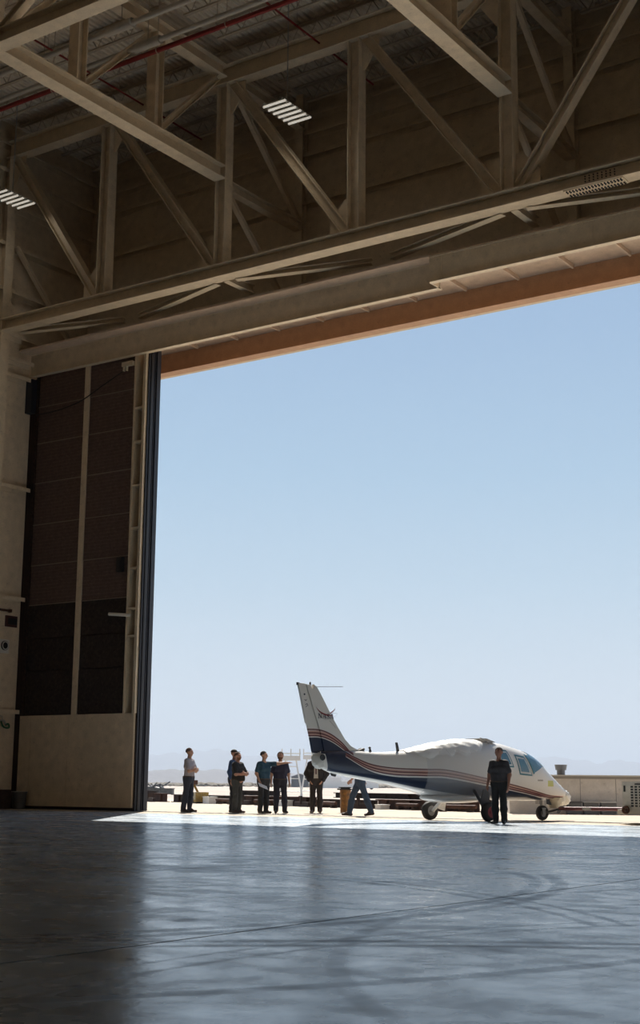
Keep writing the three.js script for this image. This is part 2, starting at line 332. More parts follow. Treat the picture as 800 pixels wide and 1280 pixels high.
{ // cross truss nearer the camera
  const z = -21.1, t = thing('roof_truss', 'shallower cross truss in the roof ahead of the sprinkler pipes', 'truss', [0, 0, z]);
  const yb = 18.5, yt = 21.66;
  part('bottom_chord', boxUV(ibeam(V(PX[0], yb, 0), V(PX[8], yb, 0), .4, .4, .03, .025)), M.steel, t);
  part('top_chord', boxUV(ibeam(V(PX[0], yt, 0), V(PX[8], yt, 0), .5, .36, .03, .025)), M.steel, t);
  for (let i = 0; i < 9; i++) part('post', boxUV(ibeam(V(PX[i], yb + .2, 0), V(PX[i], yt - .25, 0), .3, .3, .025, .02, V(1, 0, 0))), M.steel, t);
  for (let i = 0; i < 8; i++) { const [a, b] = i % 2 ? [V(PX[i] + .25, yt - .3, 0), V(PX[i + 1] - .2, yb + .2, 0)] : [V(PX[i] + .2, yb + .2, 0), V(PX[i + 1] - .25, yt - .3, 0)]; part('diagonal', boxUV(ibeam(a, b, .2, .22, .02, .015)), M.steel, t); }
}
function zTruss(x, label) {
  const t = thing('roof_truss', label, 'truss', [x, 0, 0]);
  const yb = 18.5, yt = 21.75, zs = [-23.95, -26.98];
  part('bottom_chord', boxUV(ibeam(V(0, yb, -29.95), V(0, yb, -12.2), .42, .42, .03, .025)), M.steel, t);
  part('top_chord', boxUV(ibeam(V(0, yt, -29.95), V(0, yt, -12.2), .42, .36, .03, .025)), M.steel, t);
  for (const z of [...zs, -17.9, -14.9]) part('post', boxUV(ibeam(V(0, yb + .2, z), V(0, yt - .2, z), .34, .34, .03, .025, V(0, 0, 1))), M.steel, t);
  const N = [-29.95, -26.98, -23.95, -21.1, -17.9, -14.9];
  for (let i = 0; i < N.length - 1; i++) part('diagonal', boxUV(ibeam(V(0, yt - .3, N[i] + .25), V(0, yb + .25, N[i + 1] - .2), .17, .2, .02, .015)), M.steel, t);
  // end bay between the door truss and the front wall
  part('bottom_chord', boxUV(ibeam(V(0, 18.22, -30.32), V(0, 18.22, -34.05), .30, .28, .025, .02)), M.steel, t);
  part('top_chord', boxUV(ibeam(V(0, yt, -30.32), V(0, yt, -34.05), .36, .30, .025, .02)), M.steel, t);
  part('wall_post', boxUV(ibeam(V(0, 14.98, -34.08), V(0, ROOF, -34.08), .3, .28, .025, .02, V(0, 0, 1))), M.steel, t);
  part('diagonal', boxUV(ibeam(V(0, yt - .2, -30.4), V(0, 18.4, -33.95), .15, .16, .018, .012)), M.steel, t);
  part('kicker', boxUV(ibeam(V(0, 18.0, -30.35), V(0, 15.3, -33.5), .13, .15, .018, .012)), M.steel, t);
}
zTruss(-24.3, 'lengthwise roof truss meeting the door truss beside a hanging light');
zTruss(-14.95, 'lengthwise roof truss meeting the door truss at its middle post');
// struts and flat bracing between the door truss and the track beam
for (const [x, l] of [[-24.3, 'short steel strut from truss to track beam, near the parked door'], [-14.95, 'short steel strut from truss to track beam, near the bolted splice']])
  single('strut', boxUV(ibeam(V(x, 15.4, -30.34), V(x, 15.4, -31.62), .26, .2, .02, .015)), M.steel, l, 'strut', 'struts of the door header');
{
  const zs = [-30.3, -31.55], nodes = [[-33.3, 0], [-28.98, 1], [-24.3, 0], [-19.63, 1], [-14.95, 0], [-10.28, 1]];
  const names = ['flat steel brace ending at the side wall', 'flat steel brace rising from the track beam towards the first strut', 'flat steel brace between the first strut and the beam step', 'flat steel brace rising from the beam step towards the second strut', 'flat steel brace behind the bolted splice'];
  for (let i = 0; i < 5; i++) {
    const [xa, ka] = nodes[i], [xb, kb] = nodes[i + 1], a = V(xa, 15.33, zs[ka]), b = V(xb, 15.33, zs[kb]), d = b.clone().sub(a).normalize().multiplyScalar(.35);
    single('brace', boxUV(ibeam(a.add(d), b.sub(d), .16, .22, .018, .012)), M.steel, names[i], 'brace', 'flat bracing of the door header');
  }
}
// ───────────────────────── roof joists, pipes, lights ─────────────────────────
{
  const proto = new THREE.Group(); const Lb = 9.1, D = .62;
  const build = (g) => {
    part('top_chord', [bb(-Lb / 2, Lb / 2, D - .05, D, -.07, .07)], M.joist, g); part('bottom_chord', [bb(-Lb / 2 + .5, Lb / 2 - .5, 0, .05, -.05, .05)], M.joist, g);
    const web = [], n = 13, w = (Lb - .8) / n; for (let i = 0; i < n; i++) { const x = -Lb / 2 + .4 + i * w; web.push(rod(V(x, D - .05, 0), V(x + w / 2, .03, 0), .016, .016, 4), rod(V(x + w / 2, .03, 0), V(x + w, D - .05, 0), .016, .016, 4)); }
    part('web', web, M.joist, g);
  };
  let first = null; const bays = [[-28.95, 'in the bay by the side wall'], [-19.63, 'in the middle bay'], [-10.27, 'in the bay beyond the middle truss']];
  for (const [x, l] of bays) for (let i = 0; i < 9; i++) {
    const z = -33.5 + i * 1.52; if (Math.abs(z + 30.13) < .3) continue;
    const at = [x, ROOF - D, z], label = ['first', 'second', 'third', 'fourth', 'fifth', 'sixth', 'seventh', 'eighth', 'ninth'][i] + ' roof joist from the front wall ' + l;
    if (!first) { first = thing('roof_joist', label, 'joist', at, 0, 'roof joists'); build(first); } else copyOf(first, at, label);
  }
}
function pipe(y, z, r, m, label, sleeves) {
  const t = thing('ceiling_pipe', label, 'pipe', [0, y, z]);
  part('run', rod(V(-33.5, 0, 0), V(-6, 0, 0), r, r, 14), m, t);
  for (const x of sleeves) part('sleeve', rod(V(x - .45, 0, 0), V(x + .45, 0, 0), r * 1.7, r * 1.7, 14), m, t);
  for (const x of [-31, -27.6, -23.6, -21.2, -17.2, -13.2]) part('hanger', [rod(V(x, r, 0), V(x, ROOF - y - .05, 0), .012, .012, 5), new THREE.TorusGeometry(r + .012, .014, 5, 16).rotateY(Math.PI / 2).translate(x, 0, 0)], M.joist, t);
}
pipe(20.5, -24.8, .08, M.pipe, 'pale ceiling pipe with one fat sleeve, furthest from the red pipe', [-23.65]);
pipe(20.5, -25.85, .075, M.pipe, 'pale ceiling pipe with one fat sleeve, next to the red pipe', [-23.6]);
pipe(20.5, -26.25, .07, M.red, 'dark red sprinkler pipe under the roof', []);
{ const t = thing('sprinkler_branch', 'thin dark red branch pipe crossing under the roof deck', 'pipe', [-20.9, 21.7, 0], 0, 'sprinkler branch pipes'); part('run', rod(V(0, 0, -33), V(0, 0, -18), .03), M.red, t); for (let z = -32; z < -18; z += 3) part('hanger', rod(V(0, 0, z), V(0, ROOF - 21.7, z), .01, .01, 5), M.joist, t); copyOf(t, [-27.6, 21.7, 0], 'thin dark red branch pipe nearer the side wall'); }
function fixture(x, y, z, label) {
  const t = thing('hanging_light', label, 'light', [x, y, z], 0, 'hanging fluorescent lights');
  const tubeM = new THREE.MeshStandardMaterial({ color: C3(.8, .8, .78), emissive: C3(1, .93, .8), emissiveIntensity: .42, roughness: .4 });
  part('frame', [bb(-.33, -.29, .05, .1, -.66, .66), bb(.29, .33, .05, .1, -.66, .66)], M.whitePaint, t);
  for (let i = 0; i < 6; i++) {
    const zz = -.59 + i * .236; part('reflector', [bb(-.38, .38, .045, .055, zz - .06, zz + .06), bb(-.38, .38, .02, .05, zz - .065, zz - .055), bb(-.38, .38, .02, .05, zz + .055, zz + .065)], M.whitePaint, t);
    part('lamp_tube', rod(V(-.37, .015, zz), V(.37, .015, zz), .03, .03, 10), tubeM, t, 'glowing white tube');
  }
  part('suspension_rod', [rod(V(0, .1, 0), V(0, ROOF - y, 0), .018, .018, 6), bb(-.3, .3, .1, .13, -.02, .02)], M.galv, t);
  const l = new THREE.RectAreaLight(C3(1, .93, .8), 3, .76, 1.2); l.position.set(0, -.03, 0); l.lookAt(0, -5, 0); l.rotation.set(-Math.PI / 2, 0, 0); t.add(l); l.name = 'lamp_light';
}
fixture(-21.02, 19, -28.76, 'hanging light of six white tubes before the long truss diagonal');
fixture(-31.75, 19, -28.7, 'hanging light of six white tubes beside the side wall column');
// ───────────────────────── things at the side wall ─────────────────────────
{
  const t = thing('barrel', 'dark reddish brown drum against the side wall', 'barrel', [-33.18, 0, -30.95]);
  const prof = [[0, 0], [.24, 0], [.25, .02], [.245, .18], [.255, .2], [.245, .22], [.245, .38], [.255, .4], [.245, .42], [.25, .56], [.23, .57], [0, .565]].map((p) => new THREE.Vector2(...p));
  part('drum', boxUV(new THREE.LatheGeometry(prof, 24)), M.rustDark, t); part('lid', new THREE.CylinderGeometry(.235, .235, .02, 24).translate(0, .58, 0), M.rustDark, t);
  const b = thing('barrel', 'grey metal bin beside the foot of the door', 'bin', [-33.0, 0, -31.45]);
  part('drum', boxUV(new THREE.LatheGeometry([[0, 0], [.2, 0], [.235, .5], [.25, .5], [.25, .53], [.225, .53], [.19, .03], [0, .03]].map((p) => new THREE.Vector2(...p)), 24)), mat(.13, .13, .135, .5, { map: paintTex }), b);
  part('rim', new THREE.TorusGeometry(.24, .014, 6, 24).rotateX(Math.PI / 2).translate(0, .53, 0), M.galv, b);
}
{
  const t = thing('wall_gauge', 'white square plate with a round black dial on the side wall', 'gauge', [WL, 5.1, -31.12], Math.PI / 2);
  part('plate', bb(-.2, .2, -.22, .22, 0, .04), M.whitePaint, t); part('dial', new THREE.CylinderGeometry(.15, .15, .05, 24).rotateX(Math.PI / 2).translate(0, .02, .055), M.black, t);
  part('bezel', new THREE.TorusGeometry(.12, .016, 6, 24).translate(0, .02, .085), M.whitePaint, t);
  const u = thing('pull_box', 'dark red wall box with a black front near the door edge', 'box', [WL, 5.92, -31.42], Math.PI / 2);
  part('case', bb(-.3, .2, -.18, .18, 0, .045), mat(.07, .025, .022, .6), u); part('door', bb(-.2, .19, -.1, .1, .045, .05), M.black, u);
  const h = thing('hose_valve', 'green hose valve hanging on the lower side wall', 'valve', [WL, 2.62, -31.2], Math.PI / 2);
  const gm = mat(.02, .13, .05, .5);
  part('valve', [rod(V(-.2, .12, .06), V(.05, .12, .06), .03), rod(V(.05, .12, .06), V(.12, -.02, .1), .03), new THREE.TorusGeometry(.07, .015, 6, 16).translate(-.12, .2, .09)], M.galv, h);
  part('hose', tube([V(-.1, .1, .08), V(-.05, -.05, .12), V(.1, -.1, .1), V(.26, -.08, .08), V(.2, .02, .1), V(.05, -.02, .14)], .03, 40, 8), gm, h);
  const cc = thing('wall_conduit', 'short rusty conduit above the wall box', 'conduit', [WL, 6.25, -31.0], Math.PI / 2); part('conduit', [rod(V(-.4, 0, .06), V(.28, 0, .06), .04), bb(.22, .3, -.05, .05, 0, .12)], M.rust, cc);
}
// ───────────────────────── aircraft ─────────────────────────
const S0 = -4.8, S1 = 3.8, Y0 = .3, Y1 = 3.2;
function livery() {
  const W = 2000, H = Math.round(W * (Y1 - Y0) / (S1 - S0)), cv = document.createElement('canvas'); cv.width = W; cv.height = H;
  const c = cv.getContext('2d'), k = W / (S1 - S0), X = (s) => (s - S0) * k, Y = (y) => (Y1 - y) * k;
  c.fillStyle = '#dedad4'; c.fillRect(0, 0, W, H);
  const curve = (pts, first = true) => { // smooth path through points
    const cr = new THREE.SplineCurve(pts.map((p) => new THREE.Vector2(...p))).getPoints(80);
    cr.forEach((p, i) => (i || !first ? c.lineTo(X(p.x), Y(p.y)) : c.moveTo(X(p.x), Y(p.y))));
  };
  const fin = (o) => [[-4.6, 2.02 - o], [-4.33, 2.03 - o], [-4.05, 2.02 - o * .95], [-3.75, 1.93 - o * .9], [-3.45, 1.75 - o * .75], [-3.22, 1.53 - o * .4]];
  const fus = (o) => [[-3.42, 1.53 - o * .5], [-2.83, 1.30 - o * .82], [-2.19, 1.21 - o], [-1.38, 1.19 - o], [-.79, 1.18 - o], [.24, 1.02 - o * .9], [.91, .91 - o * .8], [1.7, .77 - o * .65], [2.5, .62 - o * .45], [3.2, .56 - o * .2]];
  const navy = '#1d2a44', red = '#571a22', tan = '#c39a8d';
  // navy flash
  c.fillStyle = navy; c.beginPath(); curve(fin(.17)); c.lineTo(X(-3.28), Y(1.46)); curve(fus(.19), false);
  for (const p of [[3.2, .5], [2.54, .50], [.8, .50], [.2, .58], [-.79, .68], [-1.5, .78], [-2.19, .9], [-2.98, 1.01], [-3.86, 1.13], [-3.95, 1.5], [-4.6, 1.55]]) c.lineTo(X(p[0]), Y(p[1])); c.closePath(); c.fill();
  // stripes
  for (const f of [fin, fus]) {
    c.lineWidth = .10 * k; c.strokeStyle = tan; c.beginPath(); curve(f(.075)); c.stroke();
    c.strokeStyle = red; c.lineWidth = .026 * k; for (const o of [0, .075, .14]) { c.beginPath(); curve(f(o)); c.stroke(); }
    c.strokeStyle = '#e6dfd8'; c.lineWidth = .018 * k; c.beginPath(); curve(f(.17)); c.stroke();
  }
  c.fillStyle = '#9a958d'; c.fillRect(X(2.02), Y(.99), .2 * k, .035 * k); // small placard
  c.fillStyle = '#b9b64a'; c.fillRect(X(2.42), Y(.97), .24 * k, .14 * k); // yellow tape patch
  const t = new THREE.CanvasTexture(cv); t.colorSpace = THREE.SRGBColorSpace; return t;
}
{
  const t = thing('airplane', 'white and navy small airplane without wings, tail towards the hangar', 'airplane', [-16.70, 0, -30.30], R(68.9));
  t.scale.setScalar(1.0176);
  const skin = new THREE.MeshPhysicalMaterial({ map: livery(), roughness: .32, clearcoat: .4, clearcoatRoughness: .15 });
  const white = new THREE.MeshPhysicalMaterial({ color: C3(.72, .70, .66), roughness: .35, clearcoat: .4 });
  const uvs = (g) => { const p = g.attributes.position, u = new Float32Array(p.count * 2); for (let i = 0; i < p.count; i++) { u[i * 2] = (p.getX(i) - S0) / (S1 - S0); u[i * 2 + 1] = (p.getY(i) - Y0) / (Y1 - Y0); } g.setAttribute('uv', new THREE.BufferAttribute(u, 2)); return g; };
  // stations: s, top, bottom, half width
  const ST = [[-4.22, 1.56, 1.50, .03], [-4.1, 1.57, 1.32, .08], [-3.95, 1.575, 1.17, .12], [-3.7, 1.58, 1.07, .16], [-3.14, 1.585, .98, .21], [-2.6, 1.57, .90, .26], [-2.23, 1.575, .85, .30], [-1.77, 1.61, .76, .37], [-1.3, 1.67, .66, .44], [-.82, 1.77, .565, .52], [-.33, 1.85, .53, .58], [.2, 1.885, .515, .61], [.7, 1.89, .505, .62], [1.2, 1.84, .49, .615], [1.71, 1.73, .485, .60], [2.05, 1.62, .48, .57], [2.3, 1.48, .48, .53], [2.6, 1.25, .49, .46], [2.9, 1.03, .50, .38], [3.2, .83, .52, .28], [3.4, .70, .545, .17], [3.5, .63, .57, .05]];
  const at = (s) => { let i = 0; while (i < ST.length - 2 && s > ST[i + 1][0]) i++; const a = ST[i], b = ST[i + 1], q = Math.max(0, Math.min(1, (s - a[0]) / (b[0] - a[0]))); return [1, 2, 3].map((c) => { const p0 = ST[Math.max(0, i - 1)][c], p1 = a[c], p2 = b[c], p3 = ST[Math.min(ST.length - 1, i + 2)][c]; const m1 = (p2 - p0) / 2, m2 = (p3 - p1) / 2, l = p1 + (p2 - p1) * q, h = (2 * q ** 3 - 3 * q * q + 1) * p1 + (q ** 3 - 2 * q * q + q) * m1 + (-2 * q ** 3 + 3 * q * q) * p2 + (q ** 3 - q * q) * m2; return l * .4 + h * .6; }); };
  const NE = 2.5;
  const ringPt = (s, a, off = 0) => { const [T, B, hw] = at(s), yc = (T + B) / 2, hh = (T - B) / 2 + off, c = Math.cos(a), sn = Math.sin(a), w = hw + off; return V(s, yc + hh * Math.sign(sn) * Math.abs(sn) ** (2 / NE), w * Math.sign(c) * Math.abs(c) ** (2 / NE)); };
  const loft = (s0, s1, n, m, off = () => 0, caps = true) => {
    const pos = [], idx = []; for (let i = 0; i <= n; i++) for (let j = 0; j < m; j++) { const s = s0 + (s1 - s0) * i / n, a = j / m * Math.PI * 2; pos.push(...ringPt(s, a, off(s, a)).toArray()); }
    for (let i = 0; i < n; i++) for (let j = 0; j < m; j++) { const a = i * m + j, b = i * m + (j + 1) % m, c = a + m, d = b + m; idx.push(a, c, b, b, c, d); }
    if (caps) for (const [i, f] of [[0, 1], [n, 0]]) { const [T, B] = at(i ? s1 : s0); const k = pos.length / 3; pos.push(i ? s1 : s0, (T + B) / 2, 0); for (let j = 0; j < m; j++) { const a = i * m + j, b = i * m + (j + 1) % m; idx.push(k, f ? a : b, f ? b : a); } }
    const g = new THREE.BufferGeometry(); g.setAttribute('position', new THREE.Float32BufferAttribute(pos, 3)); g.setIndex(idx); g.computeVertexNormals(); return g;
  };
  const fus = part('fuselage', uvs(loft(-4.22, 3.5, 110, 56)), skin, t);
  const slab = (pts, th, bev) => { const g = new THREE.ExtrudeGeometry(new THREE.Shape(pts.map((p) => new THREE.Vector2(...p))), { depth: th, bevelEnabled: true, bevelThickness: bev, bevelSize: .008, bevelSegments: 3 }).translate(0, 0, -th / 2); return uvs(g); };
  part('fin', slab([[-4.385, 2.9], [-4.42, 3.02], [-4.32, 3.01], [-4.3, 2.94], [-4.24, 2.93], [-4.22, 3.02], [-4.14, 2.96], [-3.98, 2.72], [-3.81, 2.45], [-3.58, 2.11], [-3.37, 1.83], [-3.2, 1.68], [-3.03, 1.61], [-2.78, 1.57], [-3.3, 1.5], [-3.92, 1.5], [-4.045, 2.0]], .05, .03), skin, t);
  part('rudder', slab([[-4.63, 3.04], [-4.45, 3.03], [-4.408, 2.9], [-4.068, 2.0], [-3.945, 1.55], [-4.23, 1.55], [-4.30, 1.86], [-4.385, 2.17], [-4.41, 2.17]], .035, .018), skin, t);
  { // emblem and lettering on the fin, one on each side
    const cv = document.createElement('canvas'); cv.width = 512; cv.height = 384; const c = cv.getContext('2d');
    const word = 'NASA';
    c.strokeStyle = '#3b2f48'; c.lineWidth = 5; c.beginPath(); c.moveTo(425, 60); c.lineTo(330, 170); c.moveTo(300, 250); c.lineTo(440, 375); c.stroke();
    c.beginPath(); c.ellipse(330, 180, 150, 34, -.35, 0, 7); c.lineWidth = 3; c.stroke();
    c.fillStyle = '#161d3d'; c.font = 'bold 118px serif'; c.fillText(word, 58, 222, 380);
    c.fillStyle = '#7c1c28'; c.beginPath(); c.moveTo(10, 10); c.quadraticCurveTo(80, 120, 260, 150); c.quadraticCurveTo(330, 158, 400, 170); c.quadraticCurveTo(300, 176, 240, 172); c.quadraticCurveTo(60, 140, 10, 10); c.fill();
    const tx = new THREE.CanvasTexture(cv); tx.colorSpace = THREE.SRGBColorSpace;
    const al = document.createElement('canvas'); al.width = 512; al.height = 384; const ac = al.getContext('2d'), src = c.getImageData(0, 0, 512, 384), dst = ac.createImageData(512, 384);
    for (let i = 0; i < src.data.length; i += 4) { dst.data[i] = dst.data[i + 1] = dst.data[i + 2] = src.data[i + 3]; dst.data[i + 3] = 255; }
    ac.putImageData(dst, 0, 0); const am = new THREE.CanvasTexture(al);
    const dm = new THREE.MeshStandardMaterial({ map: tx, alphaMap: am, transparent: true, roughness: .5 });
    for (const sd of [1, -1]) { const g = new THREE.PlaneGeometry(.66, .5); if (sd < 0) g.rotateY(Math.PI); part('emblem', g.translate(-3.87, 2.32, sd * .062), dm, t, 'blue letters and red wing emblem'); }
    const num = document.createElement('canvas'); num.width = 64; num.height = 256; const nc = num.getContext('2d'); nc.fillStyle = '#dedad4'; nc.fillRect(0, 0, 64, 256); nc.fillStyle = '#23263a';
    nc.beginPath(); nc.arc(30, 40, 13, 0, 7); nc.fill(); nc.lineWidth = 8; nc.strokeStyle = '#23263a'; nc.beginPath(); nc.moveTo(14, 108); nc.lineTo(34, 128); nc.lineTo(50, 112); nc.moveTo(16, 180); nc.lineTo(46, 172); nc.lineTo(52, 206); nc.moveTo(18, 214); nc.lineTo(36, 196); nc.stroke();
    const nt = new THREE.CanvasTexture(num); nt.colorSpace = THREE.SRGBColorSpace;
    part('rudder_marking', new THREE.PlaneGeometry(.11, .42).rotateZ(.22).translate(-4.44, 2.66, .0385), new THREE.MeshStandardMaterial({ map: nt, roughness: .5 }), t, 'small dark marks down the rudder');
  }
  part('tail_light', [bb(-4.66, -4.6, 3.0, 3.06, -.02, .02), rod(V(-4.3, 3.0, 0), V(-4.3, 3.08, 0), .02)], M.darkgrey, t);
  part('antenna', [rod(V(-2.62, 1.56, 0), V(-2.64, 1.68, 0), .035, .015), new THREE.SphereGeometry(.03, 8, 6).translate(-2.64, 1.66, 0)], M.darkgrey, t, 'short dark antenna');
  part('antenna', plate([[-1.86, 1.58], [-1.78, 1.58], [-1.84, 1.8], [-1.9, 1.8]], .02), M.darkgrey, t, 'blade antenna');
  part('antenna', [rod(V(-2.95, 1.58, 0), V(-2.8, 1.63, 0), .03)], M.darkgrey, t);
  part('antenna_wire', rod(V(-4.2, 2.98, 0), V(-3.4, 3.02, 0), .006, .006, 5), M.darkgrey, t);
  // bare tail end
  part('tail_fitting', [new THREE.TorusGeometry(.055, .016, 8, 20).translate(-4.03, 1.42, .125), new THREE.CylinderGeometry(.05, .05, .08, 18).rotateX(Math.PI / 2).translate(-4.03, 1.42, .085)], M.darkgrey, t, 'dark round fitting for the missing tailplane');
  part('tail_shroud', (() => { const g = new THREE.SphereGeometry(1, 30, 20).scale(.2, .2, .115), p = g.attributes.position; for (let i = 0; i < p.count; i++) { const x = p.getX(i), y = p.getY(i), z = p.getZ(i), n = 1 + .12 * n3(x * 12, y * 12, z * 20); p.setXYZ(i, x * n, y * n, z * n); } g.rotateZ(-.9).translate(-4.03, 1.37, 0); g.computeVertexNormals(); return g; })(), mat(.62, .60, .56, .4), t, 'crumpled pale cover at the tail end');
  part('tail_skid', plate([[-3.75, 1.1], [-3.55, 1.08], [-3.6, 1.0], [-3.7, 1.02]], .03), M.darkgrey, t);
  // windows: patches that lie on the skin
  const onSkin = (s, y, off) => { const [T, B, hw] = at(s), yc = (T + B) / 2, hh = (T - B) / 2, q = Math.min(.999, Math.abs((y - yc) / hh)); return V(s, y, hw * (1 - q ** NE) ** (1 / NE) + off); };
  const patch = (q, off, n = 10, z = 1) => { const pos = [], idx = []; for (let i = 0; i <= n; i++) for (let j = 0; j <= n; j++) { const u = i / n, v = j / n, w = [(1 - u) * (1 - v), u * (1 - v), u * v, (1 - u) * v], s = w.reduce((a, k, m) => a + k * q[m][0], 0), y = w.reduce((a, k, m) => a + k * q[m][1], 0), p = onSkin(s, y, off); pos.push(p.x, p.y, p.z * z); } for (let i = 0; i < n; i++) for (let j = 0; j < n; j++) { const a = i * (n + 1) + j, b = a + 1, c = a + n + 1, d = c + 1; z > 0 ? idx.push(a, b, c, b, d, c) : idx.push(a, c, b, b, c, d); } const g = new THREE.BufferGeometry(); g.setAttribute('position', new THREE.Float32BufferAttribute(pos, 3)); g.setIndex(idx); g.computeVertexNormals(); return g; };
  const shrink = (q, k) => { const c = q.reduce((a, p) => [a[0] + p[0] / 4, a[1] + p[1] / 4], [0, 0]); return q.map((p) => [c[0] + (p[0] - c[0]) * k, c[1] + (p[1] - c[1]) * k]); };
  const teal = mat(.035, .17, .22, .4), glass = new THREE.MeshPhysicalMaterial({ color: C3(.03, .12, .17), roughness: .05, clearcoat: 1, clearcoatRoughness: .03 }), inner = mat(.6, .62, .62, .5);
  const w1 = [[.74, 1.69], [.78, 1.28], [1.22, 1.27], [1.08, 1.68]].map((p) => p), w2 = [[1.29, 1.58], [1.40, 1.10], [1.83, 1.07], [1.62, 1.54]];
  for (const sd of [1, -1]) {
    for (const w of [w1, w2]) {
      const f = part('window', patch(w, .006, 10, sd), teal, t, 'side window with teal surround');
      part('reveal', patch(shrink(w, .84), .010, 10, sd), inner, f); part('pane', patch(shrink(w, .66), .014, 10, sd), glass, f);
    }
    const ws = part('windshield', patch([[1.70, 1.58], [1.90, 1.15], [2.26, 1.30], [2.02, 1.56]], .008, 12, sd), glass, t, 'teal tinted windshield');
    part('windshield_frame', patch([[1.66, 1.6], [1.86, 1.12], [1.91, 1.13], [1.72, 1.59]], .012, 10, sd), teal, ws);
  }
  part('windshield', (() => { const pos = [], idx = [], n = 10, m = 14; for (let i = 0; i <= n; i++) for (let j = 0; j <= m; j++) { const s = 1.86 + .52 * i / n, a = R(38) + R(104) * j / m; pos.push(...ringPt(s, a, .009).toArray()); } for (let i = 0; i < n; i++) for (let j = 0; j < m; j++) { const a = i * (m + 1) + j, b = a + 1, c = a + m + 1, d = c + 1; idx.push(a, c, b, b, c, d); } const g = new THREE.BufferGeometry(); g.setAttribute('position', new THREE.Float32BufferAttribute(pos, 3)); g.setIndex(idx); g.computeVertexNormals(); return g; })(), glass, t);
  // protective wrap where the wing was taken off
  const film = new THREE.MeshPhysicalMaterial({ color: C3(.82, .82, .84), roughness: .3, transparent: true, opacity: .24, clearcoat: .5, clearcoatRoughness: .2, side: THREE.DoubleSide });
  const ends = (s, a, b, w) => Math.min(1, Math.max(0, (s - a) / w)) * Math.min(1, Math.max(0, (b - s) / w));
  const fold = (s, a) => .008 + ends(s, -1.3, .66, .15) * (.016 + .010 * n3(s * 2.6, Math.cos(a) * 1.6, Math.sin(a) * 1.6) + .005 * n3(s * 8, Math.cos(a) * 3, Math.sin(a) * 3 + 4));
  part('wing_wrap', loft(-1.3, .66, 90, 90, fold, false), film, t, 'crinkled clear plastic wrap');
  part('wing_cover', (() => { const pos = [], idx = [], n = 70, m = 40; for (let i = 0; i <= n; i++) for (let j = 0; j <= m; j++) { const s = -1.75 + 2.35 * i / n, e = ends(s, -1.75, .6, .5), h = R(62) * (.45 + .55 * e) * (1 + .12 * n2(s * 3, 5)), a = R(90) - h + 2 * h * j / m, k = Math.sin(Math.PI * j / m) ** .6; pos.push(...ringPt(s, a, .012 + .035 * e * k + .010 * k * n3(s * 5, a * 3, 2)).toArray()); } for (let i = 0; i < n; i++) for (let j = 0; j < m; j++) { const a = i * (m + 1) + j, b = a + 1, c = a + m + 1, d = c + 1; idx.push(a, c, b, b, c, d); } const g = new THREE.BufferGeometry(); g.setAttribute('position', new THREE.Float32BufferAttribute(pos, 3)); g.setIndex(idx); g.computeVertexNormals(); return g; })(), mat(.80, .79, .77, .4), t, 'white sheet over the wing joint');
  part('wing_stub', [plate([[.46, 1.84], [.9, 1.86], [.62, 1.945], [.5, 1.95]], .66), rod(V(.4, 1.95, .33), V(.64, 1.84, .4), .02)], mat(.35, .33, .31, .5), t, 'cut edge of the wing joint');
  part('nose_wrap', (() => { const g = new THREE.SphereGeometry(1, 30, 22).scale(.34, .2, .26), p = g.attributes.position; for (let i = 0; i < p.count; i++) { const x = p.getX(i), y = p.getY(i), z = p.getZ(i), n = 1 + .16 * n3(x * 7, y * 7, z * 7) + .12 * n3(x * 17, y * 17, z * 17); p.setXYZ(i, x * n, y * n, z * n); } g.rotateZ(-.5).translate(3.24, .62, 0); g.computeVertexNormals(); return g; })(), new THREE.MeshPhysicalMaterial({ color: C3(.78, .76, .7), roughness: .25, clearcoat: .6 }), t, 'crumpled plastic taped over the nose');
  part('nose_skirt', (() => { const g = new THREE.CylinderGeometry(.16, .1, .26, 18, 6).scale(1.3, 1, 1.2), p = g.attributes.position; for (let i = 0; i < p.count; i++) { const x = p.getX(i), y = p.getY(i), z = p.getZ(i), n = 1 + .22 * n3(x * 14, y * 5, z * 14); p.setXYZ(i, x * n, y, z * n); } g.translate(2.98, .43, .12); g.computeVertexNormals(); return g; })(), mat(.62, .54, .4, .45), t, 'loose tan plastic below the nose');
  // belly fairing and landing gear
  part('belly_fairing', new THREE.SphereGeometry(1, 30, 18).scale(1.0, .13, .42).translate(-.15, .55, 0), white, t);
  const wheel = (g, r, w, hub) => {
    const pr = [[r * .55, -w / 2], [r * .86, -w / 2], [r * .97, -w * .3], [r, 0], [r * .97, w * .3], [r * .86, w / 2], [r * .55, w / 2]].map((p) => new THREE.Vector2(...p));
    const ty = part('tyre', new THREE.LatheGeometry(pr, 28).rotateX(Math.PI / 2), M.rubber, g); ty.material = M.rubber;
    part('hub', [new THREE.CylinderGeometry(r * .57, r * .57, w * .7, 20).rotateX(Math.PI / 2), new THREE.CylinderGeometry(r * .2, r * .2, w * 1.0, 12).rotateX(Math.PI / 2)], hub, g);
  };
  const gearG = (x, z, r, w, hub, name, label) => { const g = new THREE.Group(); g.name = name; g.position.set(x, r, z); g.userData = { label }; wheel(g, r, w, hub); t.add(g); return g; };
  const redHub = mat(.3, .03, .04, .5), greyHub = mat(.3, .29, .28, .4);
  const near = gearG(0, 1.1, .235, .17, redHub, 'main_wheel', 'black main wheel with red hub'), far = gearG(0, -1.1, .225, .17, greyHub, 'main_wheel', 'black main wheel with grey hub'), nose = gearG(2.68, 0, .185, .13, greyHub, 'nose_wheel', 'small black nose wheel');
  part('gear_leg', [plate([[-.12, .0], [.12, .0], [.1, .44], [-.06, .5], [-.14, .3]], .03).translate(0, .25, .96), rod(V(0, .235, .98), V(.05, .72, .5), .04)], M.darkgrey, t, 'dark gear leg cover');
